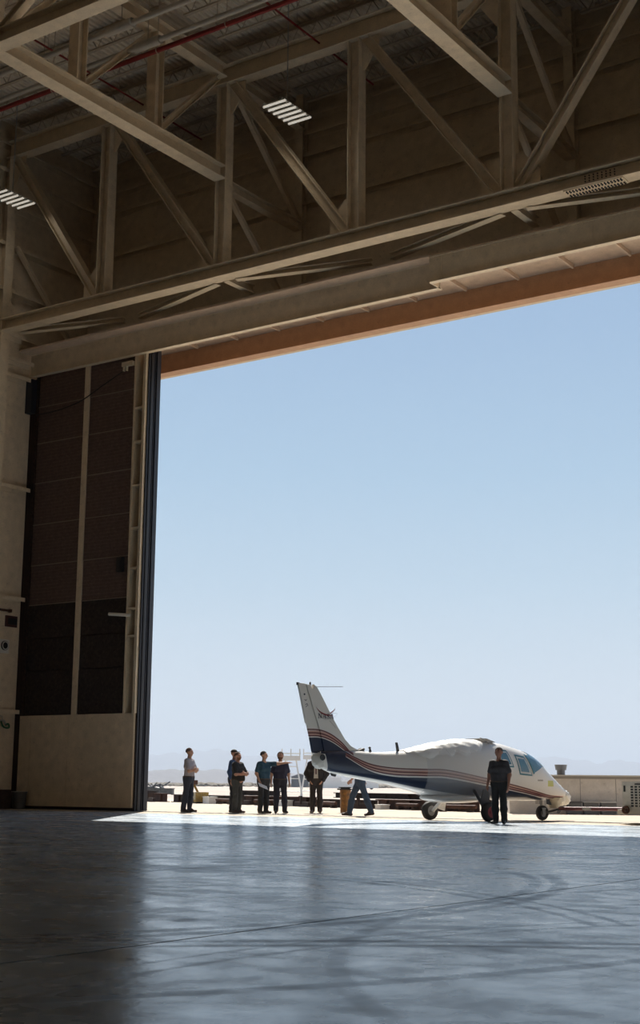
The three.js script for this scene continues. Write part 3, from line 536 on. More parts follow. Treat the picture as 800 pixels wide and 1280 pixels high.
  part('gear_leg', [rod(V(0, .225, -.98), V(.1, .66, -.5), .045), rod(V(.14, .3, -.95), V(.22, .62, -.5), .025), plate([[-.2, .5], [.25, .5], [.2, .7], [-.15, .7]], .03).translate(0, 0, -.78), plate([[.1, .28], [.3, .22], [.36, .5], [.16, .55]], .02).translate(0, 0, -.9)], white, t, 'pale gear leg with open doors');
  part('nose_leg', [rod(V(2.64, .52, 0), V(2.66, .3, 0), .035), bb(2.6, 2.72, .27, .31, -.1, .1), bb(2.62, 2.7, .15, .29, .075, .095), bb(2.62, 2.7, .15, .29, -.095, -.075), bb(2.52, 2.62, .4, .52, -.06, .06)], greyHub, t, 'grey nose gear fork');
  part('nose_gear_door', [plate([[2.68, .4], [3.05, .34], [3.18, .42], [3.1, .52], [2.68, .52]], .02).translate(0, 0, .16)], M.darkgrey, t);
}
// tow bar from the nose wheel to the tug
{
  const a = V(-15.45, .3, -32.85), b = V(-13.14, .33, -31.88);
  const t = thing('tow_bar', 'dark red tow bar joining the airplane nose wheel to the tug', 'tow bar', [a.x, 0, a.z]);
  const L = (p) => V(p.x - a.x, p.y, p.z - a.z), d = b.clone().sub(a).normalize();
  part('bar', rod(L(a.clone().addScaledVector(d, .28)), L(b), .045, .045, 12), mat(.13, .028, .035, .5), t);
  part('fork', [boxbar(L(a.clone().add(V(-.1, -.1, .12))), L(a.clone().addScaledVector(d, .34)), .05, .05), boxbar(L(a.clone().add(V(.1, -.1, -.14))), L(a.clone().addScaledVector(d, .34)), .05, .05)], M.darkgrey, t);
  part('clamp', boxbar(L(a.clone().addScaledVector(d, 1.15)), L(a.clone().addScaledVector(d, 1.45)), .11, .07), M.galv, t);
}
{ // tug
  const t = thing('tow_tug', 'white boxy tug with a square-hole grille at the end of the tow bar', 'tug', [-12.98, 0, -31.9], R(8));
  const cream = mat(.74, .69, .6, .5, { map: paintTex });
  part('body', boxUV(join([bb(0, 2.6, .24, .98, -.72, .72)])), cream, t);
  part('bumper', boxUV(bb(-.1, .12, .22, .34, -.66, .8)), cream, t);
  const g = []; for (let i = 0; i < 8; i++) for (let j = 0; j < 5; j++) g.push(bb(.2 + j * .095, .2 + j * .095 + .058, .40 + i * .062, .40 + i * .062 + .038, .715, .725));
  part('grille', g, M.black, t, 'grid of dark square holes');
  const g2 = []; for (let i = 0; i < 8; i++) for (let j = 0; j < 10; j++) g2.push(bb(-.005, .005, .40 + i * .062, .44 + i * .062, -.6 + j * .095, -.54 + j * .095)); part('grille', g2, M.black, t);
  part('handle_plate', [bb(.3, .5, .9, .93, .72, .735)], M.black, t); part('side_handle', rod(V(.06, .74, .735), V(.06, .88, .735), .02), M.black, t);
  const hook = part('hitch', [new THREE.TorusGeometry(.07, .028, 8, 18).translate(.1, .33, .84), rod(V(.1, .33, .7), V(.1, .33, .86), .03)], M.rust, t, 'rusty hitch ring');
  for (const x of [.62, 2.05]) for (const z of [.6, -.6]) { const w = new THREE.Group(); w.name = 'wheel'; w.position.set(x, .26, z); part('tyre', new THREE.TorusGeometry(.18, .08, 10, 24), M.rubber, w); part('hub', new THREE.CylinderGeometry(.12, .12, .12, 18).rotateX(Math.PI / 2), M.galv, w); t.add(w); }
  part('seat_back', bb(1.7, 1.85, .98, 1.25, -.5, .5), M.black, t); part('steering_wheel', [new THREE.TorusGeometry(.16, .018, 6, 20).rotateX(1.2).translate(1.15, 1.14, 0), rod(V(1.0, .98, 0), V(1.15, 1.14, 0), .02)], M.black, t);
}
// ───────────────────────── yard things beyond the door ─────────────────────────
{
  const A = V(-44.5, 0, -49.6), B = V(-20.7, 0, -40.6), d = B.clone().sub(A), L = d.length(); d.normalize(); const nrm = V(d.z, 0, -d.x); // nrm points away from the hangar
  if (nrm.z > 0) nrm.negate();
  const turn = Math.atan2(-d.z, d.x);
  const place = (u, back) => A.clone().addScaledVector(d, u).addScaledVector(nrm, back);
  const beam = (u0, u1, y, h, w, back, m, label) => {
    const p = place(u0, back), t = thing('steel_beam', label, 'beam', [p.x, y, p.z], turn, 'rusty beams laid out behind the people');
    const len = u1 - u0; part('web', boxUV(bb(0, len, .02, h - .02, -.02, .02)), m, t); part('flange', boxUV(bb(0, len, 0, .03, -w / 2, w / 2)), m, t); part('flange', boxUV(bb(0, len, h - .03, h, -w / 2, w / 2)), m, t);
    for (let x = .6; x < len; x += 1.3) part('stiffener', bb(x - .015, x + .015, .03, h - .03, -w / 2 + .02, w / 2 - .02), m, t);
  };
  beam(-3, 3.2, .0, .38, .3, 0, M.rust, 'long rusty beam on the ground beside the parked door');
  beam(3.4, 9.6, .0, .34, .3, .25, M.rustDark, 'dark rusty beam behind the yellow jack');
  beam(9.9, 14.9, .0, .36, .3, 0, M.rust, 'rusty beam behind the two men with the paper');
  beam(15.2, 18.6, .0, .3, .3, .1, M.rustDark, 'dark rusty beam behind the man in the open jacket');
  beam(18.8, 24.2, .0, .34, .3, 0, M.rust, 'rusty beam under the airplane belly');
  beam(-2.4, 2.0, .38, .1, .24, .1, M.rustDark, 'thin rusty plank stacked on the beam by the door');
  beam(8.4, 11.6, .36, .2, .25, .5, M.rustDark, 'short dark beam stacked behind the man in black');
  beam(15.2, 20.6, .34, .2, .25, .7, M.rustDark, 'thin dark beam raised behind the orange bin');
  beam(11.8, 15.6, .0, .12, .2, 1.4, M.rust, 'thin rusty rail lying below the white stands');
  beam(12.2, 16.4, .14, .12, .2, 1.5, M.rust, 'upper thin rusty rail below the white stands');
  const post = (u, back, h, w, label) => { const p = place(u, back), t = thing('steel_post', label, 'post', [p.x, 0, p.z], turn, 'short posts among the beams'); part('post', boxUV(bb(-w / 2, -w / 2 + .09, 0, h, -.06, .06)), M.rustDark, t); part('post', boxUV(bb(w / 2 - .09, w / 2, 0, h, -.06, .06)), M.rustDark, t); part('crossbar', bb(-w / 2, w / 2, h * .62, h * .72, -.04, .04), M.rustDark, t); };
  post(20.2, 1.0, .9, .34, 'dark H-shaped post behind the walking man'); post(21.2, .9, .72, .2, 'short dark post near the far main wheel');
  post(24.4, .4, .62, .4, 'dark trestle beside the pale low wall');
  const crate = (u, back, w, h, y, label) => { const p = place(u, back), t = thing('crate', label, 'crate', [p.x, y, p.z], turn); part('box', boxUV(bb(-w / 2, w / 2, 0, h, -.2, .2)), M.whitePaint, t); part('lid', bb(-w / 2 - .02, w / 2 + .02, h, h + .03, -.22, .22), M.whitePaint, t); };
  crate(7.75, -.45, .5, .26, 0, 'small white crate beside the yellow jack'); crate(13.35, -.4, .5, .2, 0, 'low white crate beside the man in the navy polo');
  crate(19.6, -.45, .3, .14, 0, 'flat white box before the beam near the walking man');
  // odd lengths of scrap leaning about the beams
  const rnd = rng(91), where = ['by the parked door', 'near the yellow jack', 'behind the man in black', 'behind the pointing man', 'below the white stands', 'beside the orange bin', 'under the tail boom', 'near the far main wheel', 'under the airplane belly', 'beside the dark trestle'];
  [2.4, 9.0, 10.4, 11.95, 14.6, 16.6, 18.4, 20.9, 22.4, 23.8].forEach((u, i) => {
    const p = place(u, -.35 - .3 * rnd()), t = thing('scrap_length', ['bent rusty scrap channel ', 'short rusty pipe on blocks '][i % 2] + where[i], 'scrap', [p.x, 0, p.z], turn + (rnd() - .5) * .5, 'scrap lying among the beams'), l = .9 + rnd() * .9;
    if (i % 2) { part('pipe', rod(V(-l / 2, .17, 0), V(l / 2, .17, 0), .06, .06, 12), M.rust, t); for (const x of [-l * .35, l * .35]) part('block', bb(x - .06, x + .06, 0, .11, -.12, .12), M.rustDark, t); }
    else { part('channel', channel(V(-l / 2, .09, 0), V(l / 2, .09, 0), .18, .12, .02), M.rustDark, t); part('bracket', [bb(-.05, .05, .1, .4, -.04, .04), bb(-.16, .05, .36, .4, -.04, .04)], M.rustDark, t); }
  });
  // yellow jack
  const p = place(6.75, -.6), j = thing('floor_jack', 'yellow jack with a box base and two slanting arms', 'jack', [p.x, 0, p.z], turn);
  part('base', boxUV(bb(0, .62, .06, .46, -.3, .3)), M.yellow, j); part('inner_box', bb(.16, .56, .16, .47, -.24, .31), mat(.38, .34, .24, .6), j);
  part('arm', boxbar(V(.3, .14, .33), V(-.1, .82, .1), .07, .09), M.yellow, j); part('arm', boxbar(V(-.02, .3, -.25), V(-.2, .82, -.02), .07, .09), M.yellow, j); part('arm', boxbar(V(.02, .08, .3), V(-.32, .7, .02), .06, .08), M.yellow, j);
  part('head', bb(-.34, .0, .78, .96, -.12, .14), M.rust, j, 'rusty head'); for (const x of [-.3, .5]) part('wheel', new THREE.CylinderGeometry(.07, .07, .5, 14).rotateX(Math.PI / 2).translate(x, .07, 0), M.rubber, j);
}
{ // loaded grey skip
  const t = thing('scrap_skip', 'low grey skip heaped with scrap beside the door edge', 'skip', [-75.6, -.18, -86.6], R(34));
  const g = mat(.16, .165, .17, .7, { map: rustTex });
  part('tub', boxUV(join([bb(-1.6, 1.6, .1, .55, -.6, .6), bb(-1.65, 1.65, .52, .58, -.65, .65)])), g, t); const rnd = rng(3);
  for (let i = 0; i < 14; i++) part('scrap', rod(V(-1.4 + rnd() * 2.6, .55, (rnd() - .5) * .8), V(-1.4 + rnd() * 2.8, .65 + rnd() * .5, (rnd() - .5)), .05), i % 3 ? M.darkgrey : M.whitePaint, t);
}
function stand(x, z, h, label) { // white A-frame stand with a railed top
  const t = thing('tower_stand', label, 'stand', [x, 0, z], R(34), 'white tower stands behind the people'), m = mat(.62, .63, .63, .5);
  for (const [sx, sz] of [[-1, -1], [1, -1], [-1, 1], [1, 1]]) part('leg', rod(V(sx * .62, 0, sz * .55), V(sx * .26, h - .45, sz * .26), .035, .03), m, t);
  for (const y of [.45, 1.1, 1.7]) { const k = .62 - .36 * y / (h - .45); part('rail', [rod(V(-k, y, k), V(k, y, k), .018), rod(V(-k, y, -k), V(k, y, -k), .018), rod(V(-k, y, -k), V(-k, y, k), .018), rod(V(k, y, -k), V(k, y, k), .018)], m, t); }
  part('platform', [bb(-.48, .48, h - .45, h - .4, -.4, .4), bb(-.48, .48, h - .14, h - .06, -.4, -.36), bb(-.48, .48, h - .4, h - .22, .36, .4)], m, t);
  for (const sx of [-.45, 0, .45]) part('top_post', rod(V(sx, h - .45, .38), V(sx, h + .12, .38), .03), m, t);
}
stand(-41.7, -58.2, 2.45, 'white tower stand behind the man in the navy polo'); stand(-45.5, -65.5, 2.65, 'white tower stand half hidden by the airplane tail');
{
  const t = thing('orange_bin', 'tall orange bin with a black rim beside the walking man', 'bin', [-23.75, 0, -36.0], R(30));
  part('body', boxUV(new THREE.CylinderGeometry(.17, .15, .68, 20).translate(0, .34, 0)), M.amber, t); part('rim', [bb(-.24, .2, .68, .72, -.18, .18), bb(-.2, .18, .74, .77, -.17, .17), new THREE.CylinderGeometry(.15, .15, .08, 16).translate(0, .72, 0)], M.black, t);
}
{ // low pale shelter wall to the right
  const a = V(-20.3, 0, -40.1), d = V(3.6, 0, -2.1).normalize(), turn = Math.atan2(-d.z, d.x), L = 16;
  const t = thing('low_shelter', 'long low pale wall with a flat capped roof behind the tow bar', 'building', [a.x, 0, a.z], turn), m = mat(.76, .71, .66, .8, { map: paintTex });
  part('wall', boxUV(bb(0, L, 0, 1.16, -4, 0)), m, t); part('roof_cap', boxUV(bb(-.05, L + .05, 1.16, 1.2, -4.05, .06)), mat(.55, .53, .49, .7), t); part('fascia', boxUV(bb(-.02, L, 1.08, 1.16, 0, .03)), mat(.3, .28, .25, .7), t);
  for (let x = 1.1; x < L; x += 1.1) part('seam', bb(x - .01, x + .01, 0, 1.08, 0, .008), mat(.3, .29, .28, .8), t);
  part('roof_vent', [new THREE.CylinderGeometry(.13, .13, .16, 16).translate(1.7, 1.28, -.9), new THREE.CylinderGeometry(.2, .17, .17, 16).translate(1.7, 1.44, -.9)], mat(.12, .12, .125, .5), t, 'dark round roof vent');
  const binM = mat(.17, .175, .18, .7, { map: paintTex }), lids = [M.darkgrey, mat(.5, .48, .46, .6), mat(.66, .65, .62, .6)];
  const labels = ['grey waste box with a dark lid by the low wall', 'grey waste box with a pale grey lid by the low wall', 'grey waste box with a white lid by the low wall'];
  [1.95, 2.47, 3.0].forEach((u, i) => { const p = a.clone().addScaledVector(d, u), b = thing('waste_box', labels[i], 'box', [p.x + .17, 0, p.z + .3], turn); part('box', boxUV(bb(-.22, .22, 0, .36, -.2, .2)), binM, b); part('lid', bb(-.245, .245, .36, .385, -.22, .22), lids[i], b); });
}
// far yard: parked white vehicles and a dark hut, a few pixels each
{
  const box = (x, z, w, h, m, name, label, cat) => { const t = thing(name, label, cat, [x, -.08, z], R(34)); part('body', bb(-w / 2, w / 2, .25, h * .62, -.9, .9), m, t); part('cab', bb(-w * .22, w * .25, h * .62, h, -.8, .8), m, t); for (const sx of [-1, 1]) part('wheel', new THREE.CylinderGeometry(.32, .32, 1.7, 12).rotateX(Math.PI / 2).translate(sx * w * .32, .32, 0), M.rubber, t); };
  box(-128, -190, 6, 2.0, M.whitePaint, 'parked_van', 'white van far out beyond the airplane tail', 'van'); box(-137, -212, 7, 2.2, M.whitePaint, 'parked_van', 'white van parked further along the lakebed', 'van');
  const t = thing('dark_hut', 'small dark hut on the lakebed between the white stands', 'hut', [-212, -.08, -300], R(34)); part('wall', bb(-2.2, 2.2, 0, 2.6, -2, 2), M.darkgrey, t); part('roof', plate([[-2.6, 2.6], [2.6, 2.6], [0, 3.4]], 4.4), M.darkgrey, t);
}
{ // scrub: nobody could count it
  const g = new THREE.IcosahedronGeometry(1, 1), p = g.attributes.position; for (let i = 0; i < p.count; i++) { const k = 1 + .35 * n3(p.getX(i) * 2, p.getY(i) * 2, p.getZ(i) * 2); p.setXYZ(i, p.getX(i) * k, p.getY(i) * k * .7 + .4, p.getZ(i) * k); } g.computeVertexNormals();
  const N = 9000, im = new THREE.InstancedMesh(g, mat(.24, .195, .13, .95), N), m4 = new THREE.Matrix4(), rnd = rng(77);
  for (let i = 0; i < N; i++) { const r = 360 + 900 * Math.pow(rnd(), 1.2), a = R(12 + rnd() * 42), s = .2 + rnd() * rnd() * .9; m4.makeScale(s * 1.6, s, s * 1.6).setPosition(-Math.sin(a) * r, -.1, -Math.cos(a) * r); im.setMatrixAt(i, m4); im.setColorAt(i, C3(...Array(3).fill(.5 + rnd() * .35))); }
  im.name = 'desert_scrub'; im.userData = { kind: 'stuff', label: 'low olive desert scrub along the horizon', category: 'scrub' }; im.castShadow = im.receiveShadow = true; scene.add(im);
}
function ridge(name, dist, depth, prof, seed, label, m) { // prof: [azimuth deg left of the door's axis, elevation deg]
  const pos = [], idx = [], n = 260, rows = 14; const a0 = prof[0][0], a1 = prof.at(-1)[0];
  const el = (a) => { let i = 0; while (i < prof.length - 2 && a < prof[i + 1][0]) i++; const p = prof[i], q = prof[i + 1]; let t = Math.max(0, Math.min(1, (a - p[0]) / (q[0] - p[0]))); t = t * t * (3 - 2 * t); return p[1] + (q[1] - p[1]) * t; };
  for (let j = 0; j <= rows; j++) for (let i = 0; i <= n; i++) {
    const a = a0 + (a1 - a0) * i / n, v = j / rows, r = dist - depth + 2 * depth * v, peak = Math.tan(R(el(a))) * dist, w = 1 - Math.abs(2 * v - 1);
    const y = -4 + peak * Math.pow(w, .9) * (1 + .10 * n2(a * .9 + seed, v * 3) + .05 * n2(a * 3.1, v * 7 + seed)) + 4 * w;
    pos.push(-Math.sin(R(a)) * r, y, -Math.cos(R(a)) * r);
  }
  for (let j = 0; j < rows; j++) for (let i = 0; i < n; i++) { const a = j * (n + 1) + i, b = a + 1, c = a + n + 1, d = c + 1; idx.push(a, b, c, b, d, c); }
  const g = new THREE.BufferGeometry(); g.setAttribute('position', new THREE.Float32BufferAttribute(pos, 3)); g.setIndex(idx); g.computeVertexNormals();
  const o = part(numbered(name), boxUV(g), m); o.userData = { kind: 'structure', label, category: 'mountains' };
}
const rock = mat(.11, .095, .095, .95);
ridge('mountain_ridge', 1800, 240, [[62, .35], [52, .5], [44, .5], [41, .5], [38, .53], [35, .45], [32, .3], [29, .2], [26, .1]], 3, 'low flat topped mauve ridge on the horizon', rock);
ridge('mountain_ridge', 6300, 900, [[66, .9], [55, 1.0], [48, 1.1], [43, 1.0], [41.2, 1.13], [39, 1.3], [36.7, 1.06], [33.8, .78], [30, .72], [28, .7], [26.7, .95], [24.6, 1.17], [23.4, .88], [22.8, 1.0], [21.7, .87], [16, 1.0], [8, .7]], 8, 'hazy pale blue mountain range far behind the airplane', rock);

// ───────────────────────── people ─────────────────────────
function nets(f, lo, hi, c) { // surface nets over a distance field
  const nx = Math.ceil((hi[0] - lo[0]) / c) + 1, ny = Math.ceil((hi[1] - lo[1]) / c) + 1, nz = Math.ceil((hi[2] - lo[2]) / c) + 1, v = new Float32Array(nx * ny * nz);
  const at = (i, j, k) => (k * ny + j) * nx + i;
  for (let k = 0; k < nz; k++) for (let j = 0; j < ny; j++) for (let i = 0; i < nx; i++) v[at(i, j, k)] = f(lo[0] + i * c, lo[1] + j * c, lo[2] + k * c);
  const id = new Int32Array(nx * ny * nz).fill(-1), pos = [], idx = [];
  for (let k = 0; k < nz - 1; k++) for (let j = 0; j < ny - 1; j++) for (let i = 0; i < nx - 1; i++) {
    let m = 0, sx = 0, sy = 0, sz = 0, n = 0;
    for (let q = 0; q < 8; q++) if (v[at(i + (q & 1), j + (q >> 1 & 1), k + (q >> 2))] < 0) m |= 1 << q;
    if (m === 0 || m === 255) continue;
    for (let a = 0; a < 8; a++) for (const b of [a | 1, a | 2, a | 4]) if (b !== a && ((m >> a & 1) !== (m >> b & 1))) {
      const va = v[at(i + (a & 1), j + (a >> 1 & 1), k + (a >> 2))], vb = v[at(i + (b & 1), j + (b >> 1 & 1), k + (b >> 2))], t = va / (va - vb);
      sx += (a & 1) + t * ((b & 1) - (a & 1)); sy += (a >> 1 & 1) + t * ((b >> 1 & 1) - (a >> 1 & 1)); sz += (a >> 2) + t * ((b >> 2) - (a >> 2)); n++;
    }
    id[at(i, j, k)] = pos.length / 3; pos.push(lo[0] + (i + sx / n) * c, lo[1] + (j + sy / n) * c, lo[2] + (k + sz / n) * c);
  }
  const quad = (a, b, d, e, flip) => { if (a < 0 || b < 0 || d < 0 || e < 0) return; flip ? idx.push(a, b, d, a, d, e) : idx.push(a, d, b, a, e, d); };
  for (let k = 1; k < nz - 1; k++) for (let j = 1; j < ny - 1; j++) for (let i = 1; i < nx - 1; i++) {
    const s = v[at(i, j, k)] < 0;
    if (s !== (v[at(i + 1, j, k)] < 0)) quad(id[at(i, j - 1, k - 1)], id[at(i, j, k - 1)], id[at(i, j, k)], id[at(i, j - 1, k)], s);
    if (s !== (v[at(i, j + 1, k)] < 0)) quad(id[at(i - 1, j, k - 1)], id[at(i - 1, j, k)], id[at(i, j, k)], id[at(i, j, k - 1)], s);
    if (s !== (v[at(i, j, k + 1)] < 0)) quad(id[at(i - 1, j - 1, k)], id[at(i, j - 1, k)], id[at(i, j, k)], id[at(i - 1, j, k)], s);
  }
  const g = new THREE.BufferGeometry(); g.setAttribute('position', new THREE.Float32BufferAttribute(pos, 3)); g.setIndex(idx); g.computeVertexNormals(); return g;
}
const smin = (a, b, k) => { const h = Math.max(k - Math.abs(a - b), 0) / k; return Math.min(a, b) - h * h * k * .25; };
function field(caps, k) { // caps: [ax,ay,az, bx,by,bz, ra, rb]
  return (x, y, z) => {
    let d = 9;
    for (const c of caps) {
      const bx = c[3] - c[0], by = c[4] - c[1], bz = c[5] - c[2], px = x - c[0], py = y - c[1], pz = z - c[2], l = bx * bx + by * by + bz * bz;
      const t = l > 1e-9 ? Math.max(0, Math.min(1, (px * bx + py * by + pz * bz) / l)) : 0, ex = px - bx * t, ey = py - by * t, ez = pz - bz * t;
      const q = Math.sqrt(ex * ex + ey * ey + ez * ez) - (c[6] + (c[7] - c[6]) * t);
      d = q > d + k ? d : smin(d, q, k);
    }
    return d;
  };
}
const cap = (a, b, ra, rb = ra) => [...a, ...b, ra, rb];
const bounds = (caps, m) => [[0, 1, 2].map((i) => Math.min(...caps.map((c) => Math.min(c[i] - c[6], c[i + 3] - c[7]))) - m), [0, 1, 2].map((i) => Math.max(...caps.map((c) => Math.max(c[i] + c[6], c[i + 3] + c[7]))) + m)];
const lerp3 = (a, b, t) => a.map((v, i) => v + (b[i] - v) * t), sub3 = (a, b) => a.map((v, i) => v - b[i]), add3 = (a, b) => a.map((v, i) => v + b[i]), mul3 = (a, k) => a.map((v) => v * k), len3 = (a) => Math.hypot(...a), nrm3 = (a) => mul3(a, 1 / (len3(a) || 1)), cross3 = (a, b) => [a[1] * b[2] - a[2] * b[1], a[2] * b[0] - a[0] * b[2], a[0] * b[1] - a[1] * b[0]];
function handCaps(wrist, dir, palmUp, side, curl) { // dir: along the fingers; palmUp: normal of the back of the hand; side: where the thumb lies
  dir = nrm3(dir); const s = nrm3(side), n = nrm3(palmUp), caps = [];
  const P = (f, w, h = 0) => add3(add3(add3(wrist, mul3(dir, f)), mul3(s, w)), mul3(n, h));
  caps.push(cap(P(0, 0), P(.035, 0), .026, .026));
  for (const w of [.03, .01, -.01, -.03]) caps.push(cap(P(.03, w * .7), P(.085, w), .017, .014));
  [[.03, .062], [.01, .072], [-.01, .068], [-.03, .052]].forEach(([w, l]) => {
    const a = P(.088, w), c1 = Math.cos(curl * .6), s1 = Math.sin(curl * .6), b = add3(a, add3(mul3(dir, l * .5 * c1), mul3(n, -l * .5 * s1))), c2 = Math.cos(curl * 1.5), s2 = Math.sin(curl * 1.5), e = add3(b, add3(mul3(dir, l * .5 * c2), mul3(n, -l * .5 * s2)));
    caps.push(cap(a, b, .0105, .0095), cap(b, e, .0095, .008));
  });
  const ta = P(.025, .028), tb = P(.055, .055, -.012), tc = P(.085, .062, -.022); caps.push(cap(ta, tb, .014, .011), cap(tb, tc, .011, .009));
  return caps;
}
function person(o) {
  const t = thing('person', o.label, 'person', o.at, R(34.5 + o.face)); t.scale.setScalar(o.h / 1.78);
  const J = { hipL: [.095, .93, 0], hipR: [-.095, .93, 0], kneeL: [.105, .5, .02], kneeR: [-.105, .5, .02], ankL: [.11, .09, -.01], ankR: [-.11, .09, -.01], toeL: [.14, .04, .17], toeR: [-.14, .04, .17], shL: [.168, 1.41, 0], shR: [-.168, 1.41, 0], elL: [.25, 1.14, -.03], elR: [-.25, 1.14, -.03], wrL: [.27, .89, .05], wrR: [-.27, .89, .05], ...o.pose };
  const skinM = mat(...(o.skin ?? [.42, .24, .17]), .6);
  const be = o.belly ?? 0, lean = o.lean ?? 0;
  const torso = [cap([-.12, 1.385, 0], [.12, 1.385, 0], .085), cap([-.10, 1.27, .012], [.10, 1.27, .012], .108), cap([-.085, 1.13, .015], [.085, 1.13, .015], .10 + be * .3), cap([-.08, 1.02, .01], [.08, 1.02, .01], .103 + be * .35), ...(be ? [cap([0, 1.1, .07], [0, 1.02, .08], .09 + be, .09 + be)] : [])];
  const pelvis = [cap([-.075, .945, -.01], [.075, .945, -.01], .112), cap([-.06, .9, -.02], [.06, .9, -.02], .1)];
  const arms = [['L', 1], ['R', -1]].map(([k]) => [cap(J['sh' + k], J['el' + k], .054, .043), cap(J['el' + k], J['wr' + k], .041, .028)]);
  const legs = [['L'], ['R']].map(([k]) => [cap(J['hip' + k], J['knee' + k], .088, .056), cap(J['knee' + k], lerp3(J['knee' + k], J['ank' + k], .35), .054, .058), cap(lerp3(J['knee' + k], J['ank' + k], .35), J['ank' + k], .058, .04)]);
  const neck = [cap([0, 1.42, -.005], [0, 1.56, .015], .058, .052)];
  const shoulders = [cap([-.12, 1.41, 0], J.shR, .066, .054), cap([.12, 1.41, 0], J.shL, .066, .054)];
  const body = [...torso, ...pelvis, ...neck, ...shoulders, ...arms.flat(), ...legs.flat()];
  const c = .016; let [lo, hi] = bounds(body, .04);
  const bf = field(body, .05), gs = [nets(bf, lo, hi, c)];
  // head with a face, turned on the neck
  const hc = [[0, 1.665, 0]], hcaps = [cap([0, 1.69, -.012], [0, 1.69, -.005], .088, .088), cap([0, 1.66, .01], [0, 1.66, .02], .078, .078), cap([0, 1.60, .04], [0, 1.585, .055], .05, .036), cap([-.035, 1.61, .03], [.035, 1.61, .03], .04), cap([0, 1.665, .095], [0, 1.635, .113], .012, .016), cap([-.03, 1.693, .085], [.03, 1.693, .085], .014), cap([-.02, 1.607, .088], [.02, 1.607, .088], .009), cap([.084, 1.672, -.008], [.088, 1.64, -.004], .017, .011), cap([-.084, 1.672, -.008], [-.088, 1.64, -.004], .017, .011), cap([0, 1.5, -.005], [0, 1.6, .005], .054, .05)];
  const hf0 = field(hcaps, .018), hf = (x, y, z) => { let d = hf0(x, y, z); for (const s of [-1, 1]) { const q = Math.hypot(x - s * .032, y - 1.668, z - .094) - .014; d = Math.max(d, -q); } return d; };
  const ht = R(o.turn ?? 0); const hg = nets(hf, [-.13, 1.47, -.13], [.13, 1.81, .15], .009).rotateY(ht); gs.push(hg);
  for (const [k, s] of [['L', 1], ['R', -1]]) {
    const fore = nrm3(sub3(J['wr' + k], J['el' + k])), hd = o['hand' + k] ?? {}, dir = hd.dir ?? fore, up = hd.up ?? [s, 0, 0], side = hd.side ?? cross3(mul3(up, s), dir), caps = handCaps(J['wr' + k], dir, up, side, hd.curl ?? .5);
    const [a, b] = bounds(caps, .012); gs.push(nets(field(caps, .008), a, b, .006));
  }
  part('body', join(gs.map((g) => { g.deleteAttribute('uv'); return g; })), skinM, t);
  part('eyes', [-1, 1].map((s) => new THREE.SphereGeometry(.011, 8, 6).translate(s * .032, 1.668, .084).rotateY(ht)), M.darkgrey, t);
  // clothing
  const fold = (x, y, z, a = .006) => a * n3(x * 9, y * 6, z * 9) + a * .6 * n3(x * 22, y * 15, z * 22);
  const shirtCaps = [...torso, ...(o.hem < .9 ? pelvis : []), ...shoulders, ...arms.flatMap((a, i) => { const k = i ? 'R' : 'L'; return o.sleeve > 1 ? [cap(J['sh' + k], J['el' + k], .06, .05), cap(J['el' + k], lerp3(J['el' + k], J['wr' + k], o.sleeve - 1), .05, .04)] : [cap(J['sh' + k], lerp3(J['sh' + k], J['el' + k], o.sleeve ?? .62), .055, .055)]; })];
  const puff = o.puff ?? .018, hem = o.hem ?? .93, sf = field(shirtCaps, .03);
  const neckF = field([cap([0, 1.44, .02], [0, 1.62, .02], .06)], .02), open = o.openFront;
  const shirt = (x, y, z) => { let d = sf(x, y, z) - puff - fold(x, y, z); d = Math.max(d, hem - y + .02 * n2(x * 8, z * 8) * .5, -neckF(x, y, z)); if (open) d = Math.max(d, -Math.max(Math.abs(x) - .05 - .04 * Math.max(0, 1.4 - y), -z + .02)); return d; };
  [lo, hi] = bounds(shirtCaps, .06); part(o.shirtName ?? 'shirt', nets(shirt, lo, hi, .014), mat(...o.shirt, .85), t, o.shirtLabel);
  if (open) { const uf = field(torso, .05); const [a, b] = bounds(torso, .06); part('shirt', nets((x, y, z) => Math.max(uf(x, y, z) - .012 - fold(x, y, z), .93 - y), a, b, .014), mat(.62, .60, .57, .85), t, 'white undershirt'); part('shirt_print', [bb(-.018, .018, 1.12, 1.32, .128, .136), bb(-.03, .03, 1.28, 1.31, .126, .134)], mat(.1, .04, .05, .8), t, 'dark vertical print'); }
  const trCaps = [...pelvis, cap([-.075, .99, 0], [.075, .99, 0], .1 + be * .2), ...legs.flat()], tf = field(trCaps, .045);
  [lo, hi] = bounds(trCaps, .06);
  const top = o.waist ?? 1.0; part('trousers', nets((x, y, z) => Math.max(tf(x, y, z) - .020 - (y < .5 ? .012 : 0) * (1 - y / .5) - fold(x, y, z, .007), y - top), lo, hi, .015), mat(...o.trousers, .9), t, o.trouserLabel);
  part('belt', nets((x, y, z) => Math.max(field([...pelvis, cap([-.075, .99, 0], [.075, .99, 0], .1 + be * .2)], .045)(x, y, z) - .027, Math.abs(y - .985) - .02), [-.25, .95, -.2], [.25, 1.02, .25], .012), mat(.05, .03, .02, .6), t);
  for (const k of ['L', 'R']) { const a = J['ank' + k], e = J['toe' + k], heel = add3(a, mul3(nrm3(sub3([a[0], 0, a[2]], [e[0], 0, e[2]])), .045)); const gy = Math.max(0, Math.min(a[1] - .09, e[1] - .04)); const cs = [cap([heel[0], a[1] - .045, heel[2]], e, .042, .036), cap(a, lerp3(a, e, .35), .05, .044)]; const fl = field(cs, .03), [l2, h2] = bounds(cs, .02); part('shoe', nets((x, y, z) => Math.max(fl(x, y, z), gy + .002 - y), l2, h2, .012), mat(...(o.shoes ?? [.03, .018, .012]), .6), t); }
